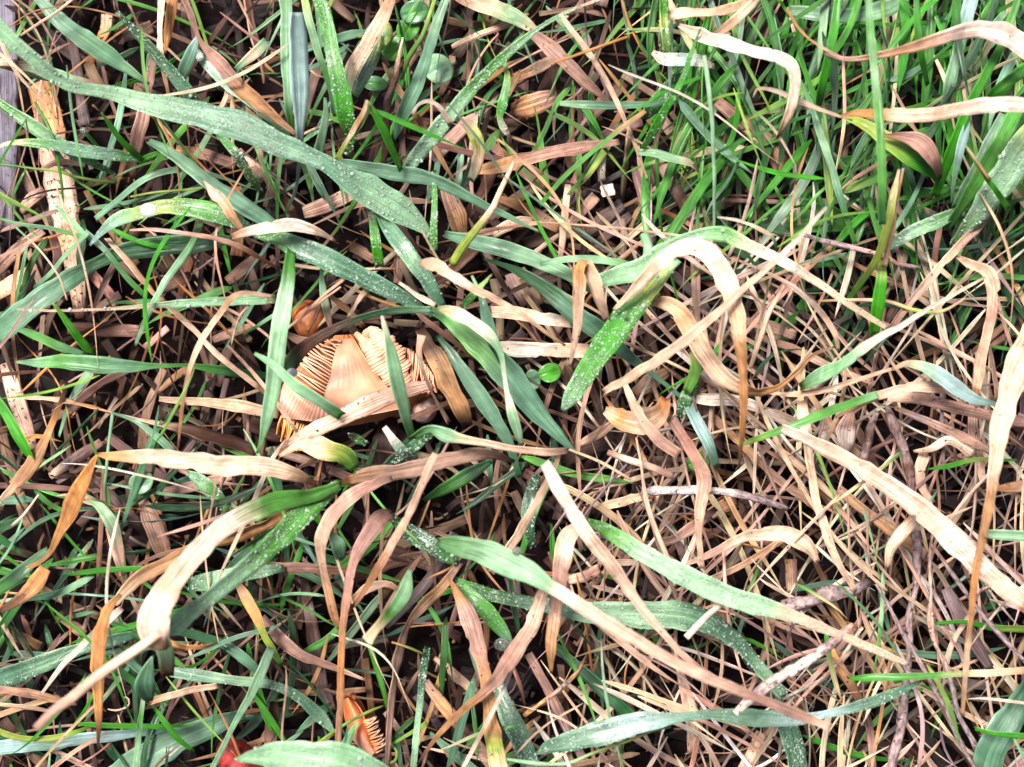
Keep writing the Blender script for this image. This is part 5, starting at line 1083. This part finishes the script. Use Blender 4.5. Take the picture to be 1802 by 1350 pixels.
def fragment():
    rng = np.random.default_rng(9)
    root = empty("torn_mushroom", P(640, 1270, .004)); tag(root, "torn orange mushroom piece with spiky gills near the bottom edge", "mushroom")
    import mathutils
    def fin(o): o.data.transform(mathutils.Matrix.Translation(-root.location)); return o
    mb = MB()
    loft(mb, [(604, 1230, 20), (606, 1262, 20), (620, 1300, 20), (650, 1335, 18)], [(618, 1226, 20), (636, 1250, 23), (648, 1282, 23), (664, 1318, 20)], 16,
         lambda t, s: 4 * math.sin(math.pi * s), lambda t, s: lerp((.62, .16, .05), (.80, .60, .50), max(0, t - .45) * 1.5 * (1 - s)), .006)
    fin(mb.build("cap", M_FLESH, root))
    mb = MB()
    fins(mb, [(638, 1268, 22), (648, 1290, 22), (654, 1308, 22), (662, 1325, 20)], [(658, 1262, 20), (668, 1282, 20), (674, 1298, 20), (674, 1316, 20)], 15, 24, 22, 1.2, 2.2, (.74, .20, .05), (.92, .58, .42), rng, 1.5)
    fin(mb.build("gills", M_FLESH, root))
fragment()

M_LEAF = plant_mat("small_leaf", 5, 300, .7, 1.2, .35, .6, .6, .2, coat=.2)
def small_leaf(label, px, py, z, rx, ry, rot, c0, c1, seed, group=None):
    rr = np.random.default_rng(seed)
    k = (H - z) / H * S
    n, m_ = 28, 7
    cx, cy, _ = P(px, py, z); base = P(px, py, .003)
    root = empty("seedling", base); tag(root, label, "small leaf", "round seedling leaves")
    V, Cc, uv = [], [], []
    cr, sr = math.cos(rot), math.sin(rot)
    tx, ty = rr.normal(0, .2, 2)
    for layer in (0, 1):
        for i in range(m_):
            r = i / (m_ - 1)
            for j in range(n):
                q = j / n * 2 * math.pi
                x = r * math.cos(q) * rx * k * (1 + .05 * math.sin(3 * q)); y = r * math.sin(q) * ry * k
                zz = .0022 * (abs(y) / (ry * k)) ** 1.2 - .0012 * r * r + tx * x + ty * y - layer * .0003
                V.append((cx + x * cr - y * sr, cy + x * sr + y * cr, z + zz)); uv.append((.5 + .5 * r * math.sin(q), x * 1.0 + 3))
                Cc.append(lerp(c0, c1, r))
    V = np.array(V) - np.array(base)
    idx = np.arange(2 * n * m_).reshape(2, m_, n)
    F = []
    for layer in (0, 1):
        a = idx[layer]
        f = np.stack([a[:-1], a[1:], np.roll(a[1:], -1, 1), np.roll(a[:-1], -1, 1)], -1).reshape(-1, 4)
        F.append(f if layer == 0 else f[:, ::-1])
    a, b = idx[0, -1], idx[1, -1]
    F.append(np.stack([a, b, np.roll(b, -1), np.roll(a, -1)], -1))
    mb = MB(); mb.add(V, np.vstack(F), np.array(uv), np.array(Cc)); mb.build("leaf", M_LEAF, root)
    mb = MB(); t = np.linspace(0, 1, 8)[:, None]
    e = V[0] - np.array([0, 0, .0006]); s0 = np.array([rr.normal(0, .003), rr.normal(0, .003), 0])
    sweep(mb, s0 * (1 - t) + e * t, np.ones(8) * .0005, np.repeat([c1], 8, 0), 'stem', rng=rr)
    mb.build("stalk", M_GREEN, root)

CG, CB_, CV = COL['c'], COL['b'], COL['g']
small_leaf("round green seedling leaf at the top middle, highest of its patch", 730, 22, .024, 26, 20, .2, CV, CB_, 1)
small_leaf("round bright green seedling leaf just below the highest one, top middle", 718, 52, .022, 22, 20, 1.0, COL['v'], CV, 2)
small_leaf("folded bright green seedling leaf beside the brown stem's pale tip", 692, 85, .022, 22, 26, .4, COL['v'], CV, 3)
small_leaf("dull round leaf right of the dull blue-green blade, top middle", 772, 122, .020, 25, 28, .5, CB_, CG, 4)
small_leaf("small oval green leaf left of the brown stem, top middle", 660, 148, .020, 22, 14, -.1, CV, CB_, 5)
small_leaf("pale dewy rounded leaf under the vivid upright blade's neighbour, top middle", 672, 62, .028, 18, 24, -.4, CG, COL['y'], 6)
small_leaf("dark round leaf peeping out beneath the broad tan leaf", 248, 850, .026, 22, 19, .5, CB_, CG, 7)
small_leaf("little round dark green leaf left of the vivid dewy blade", 968, 656, .026, 21, 17, .3, COL['v'], CV, 8)
small_leaf("paler half of the small leaf pair left of the vivid dewy blade", 938, 668, .022, 14, 18, .2, CB_, CG, 9)
small_leaf("small bright green leaf in the dark hollow below the crumpled rusty leaf", 1230, 812, .026, 22, 17, .3, COL['v'], CV, 10)

def water_drop(label, px, py, z, r, m=None):
    k = (H - z) / H * S
    base = np.array(P(px, py, z))
    V, F = dome(20, 9)
    mb = MB()
    f = []
    for q in F:
        if q[2] == q[3]: f.append(q[:3])
        else: f += [(q[0], q[1], q[2]), (q[0], q[2], q[3])]
    v = V * np.array([r * k, r * k * .84, r * k * .5])
    nn = len(v); v = np.vstack([v, [[0, 0, v[-1, 2]]]])
    last = list(range(nn - 20, nn)); f += [(a, nn, b) for a, b in zip(last, last[1:] + last[:1])]
    mb.add(v, np.array(f), np.zeros((len(v), 2)), np.ones((len(v), 3)))
    o = mb.build("water_drop", m or M_WATER); o.location = tuple(base)
    tag(o, label, "water drop", "water drops on the blades")
water_drop("large clear water bead resting on the looping broad green leaf", 262, 370, .0435, 16, M_PEARL)
water_drop("clear round drop below the tip of the short pointed blade", 883, 1134, .042, 14)
water_drop("small bright bead at the rim of the broad smooth leaf", 910, 970, .086, 9)
water_drop("tiny water bead on the tip of the curled green shoot, upper left", 146, 229, .040, 6)
water_drop("white glinting bead at the knee of the dewy blade's end", 656, 378, .044, 9)
water_drop("little round drop sitting on the vivid dewy blade in the centre", 1098, 553, .060, 5)
water_drop("pale drop at the mushroom's left, under the hanging blade", 514, 656, .050, 10, M_PEARL)
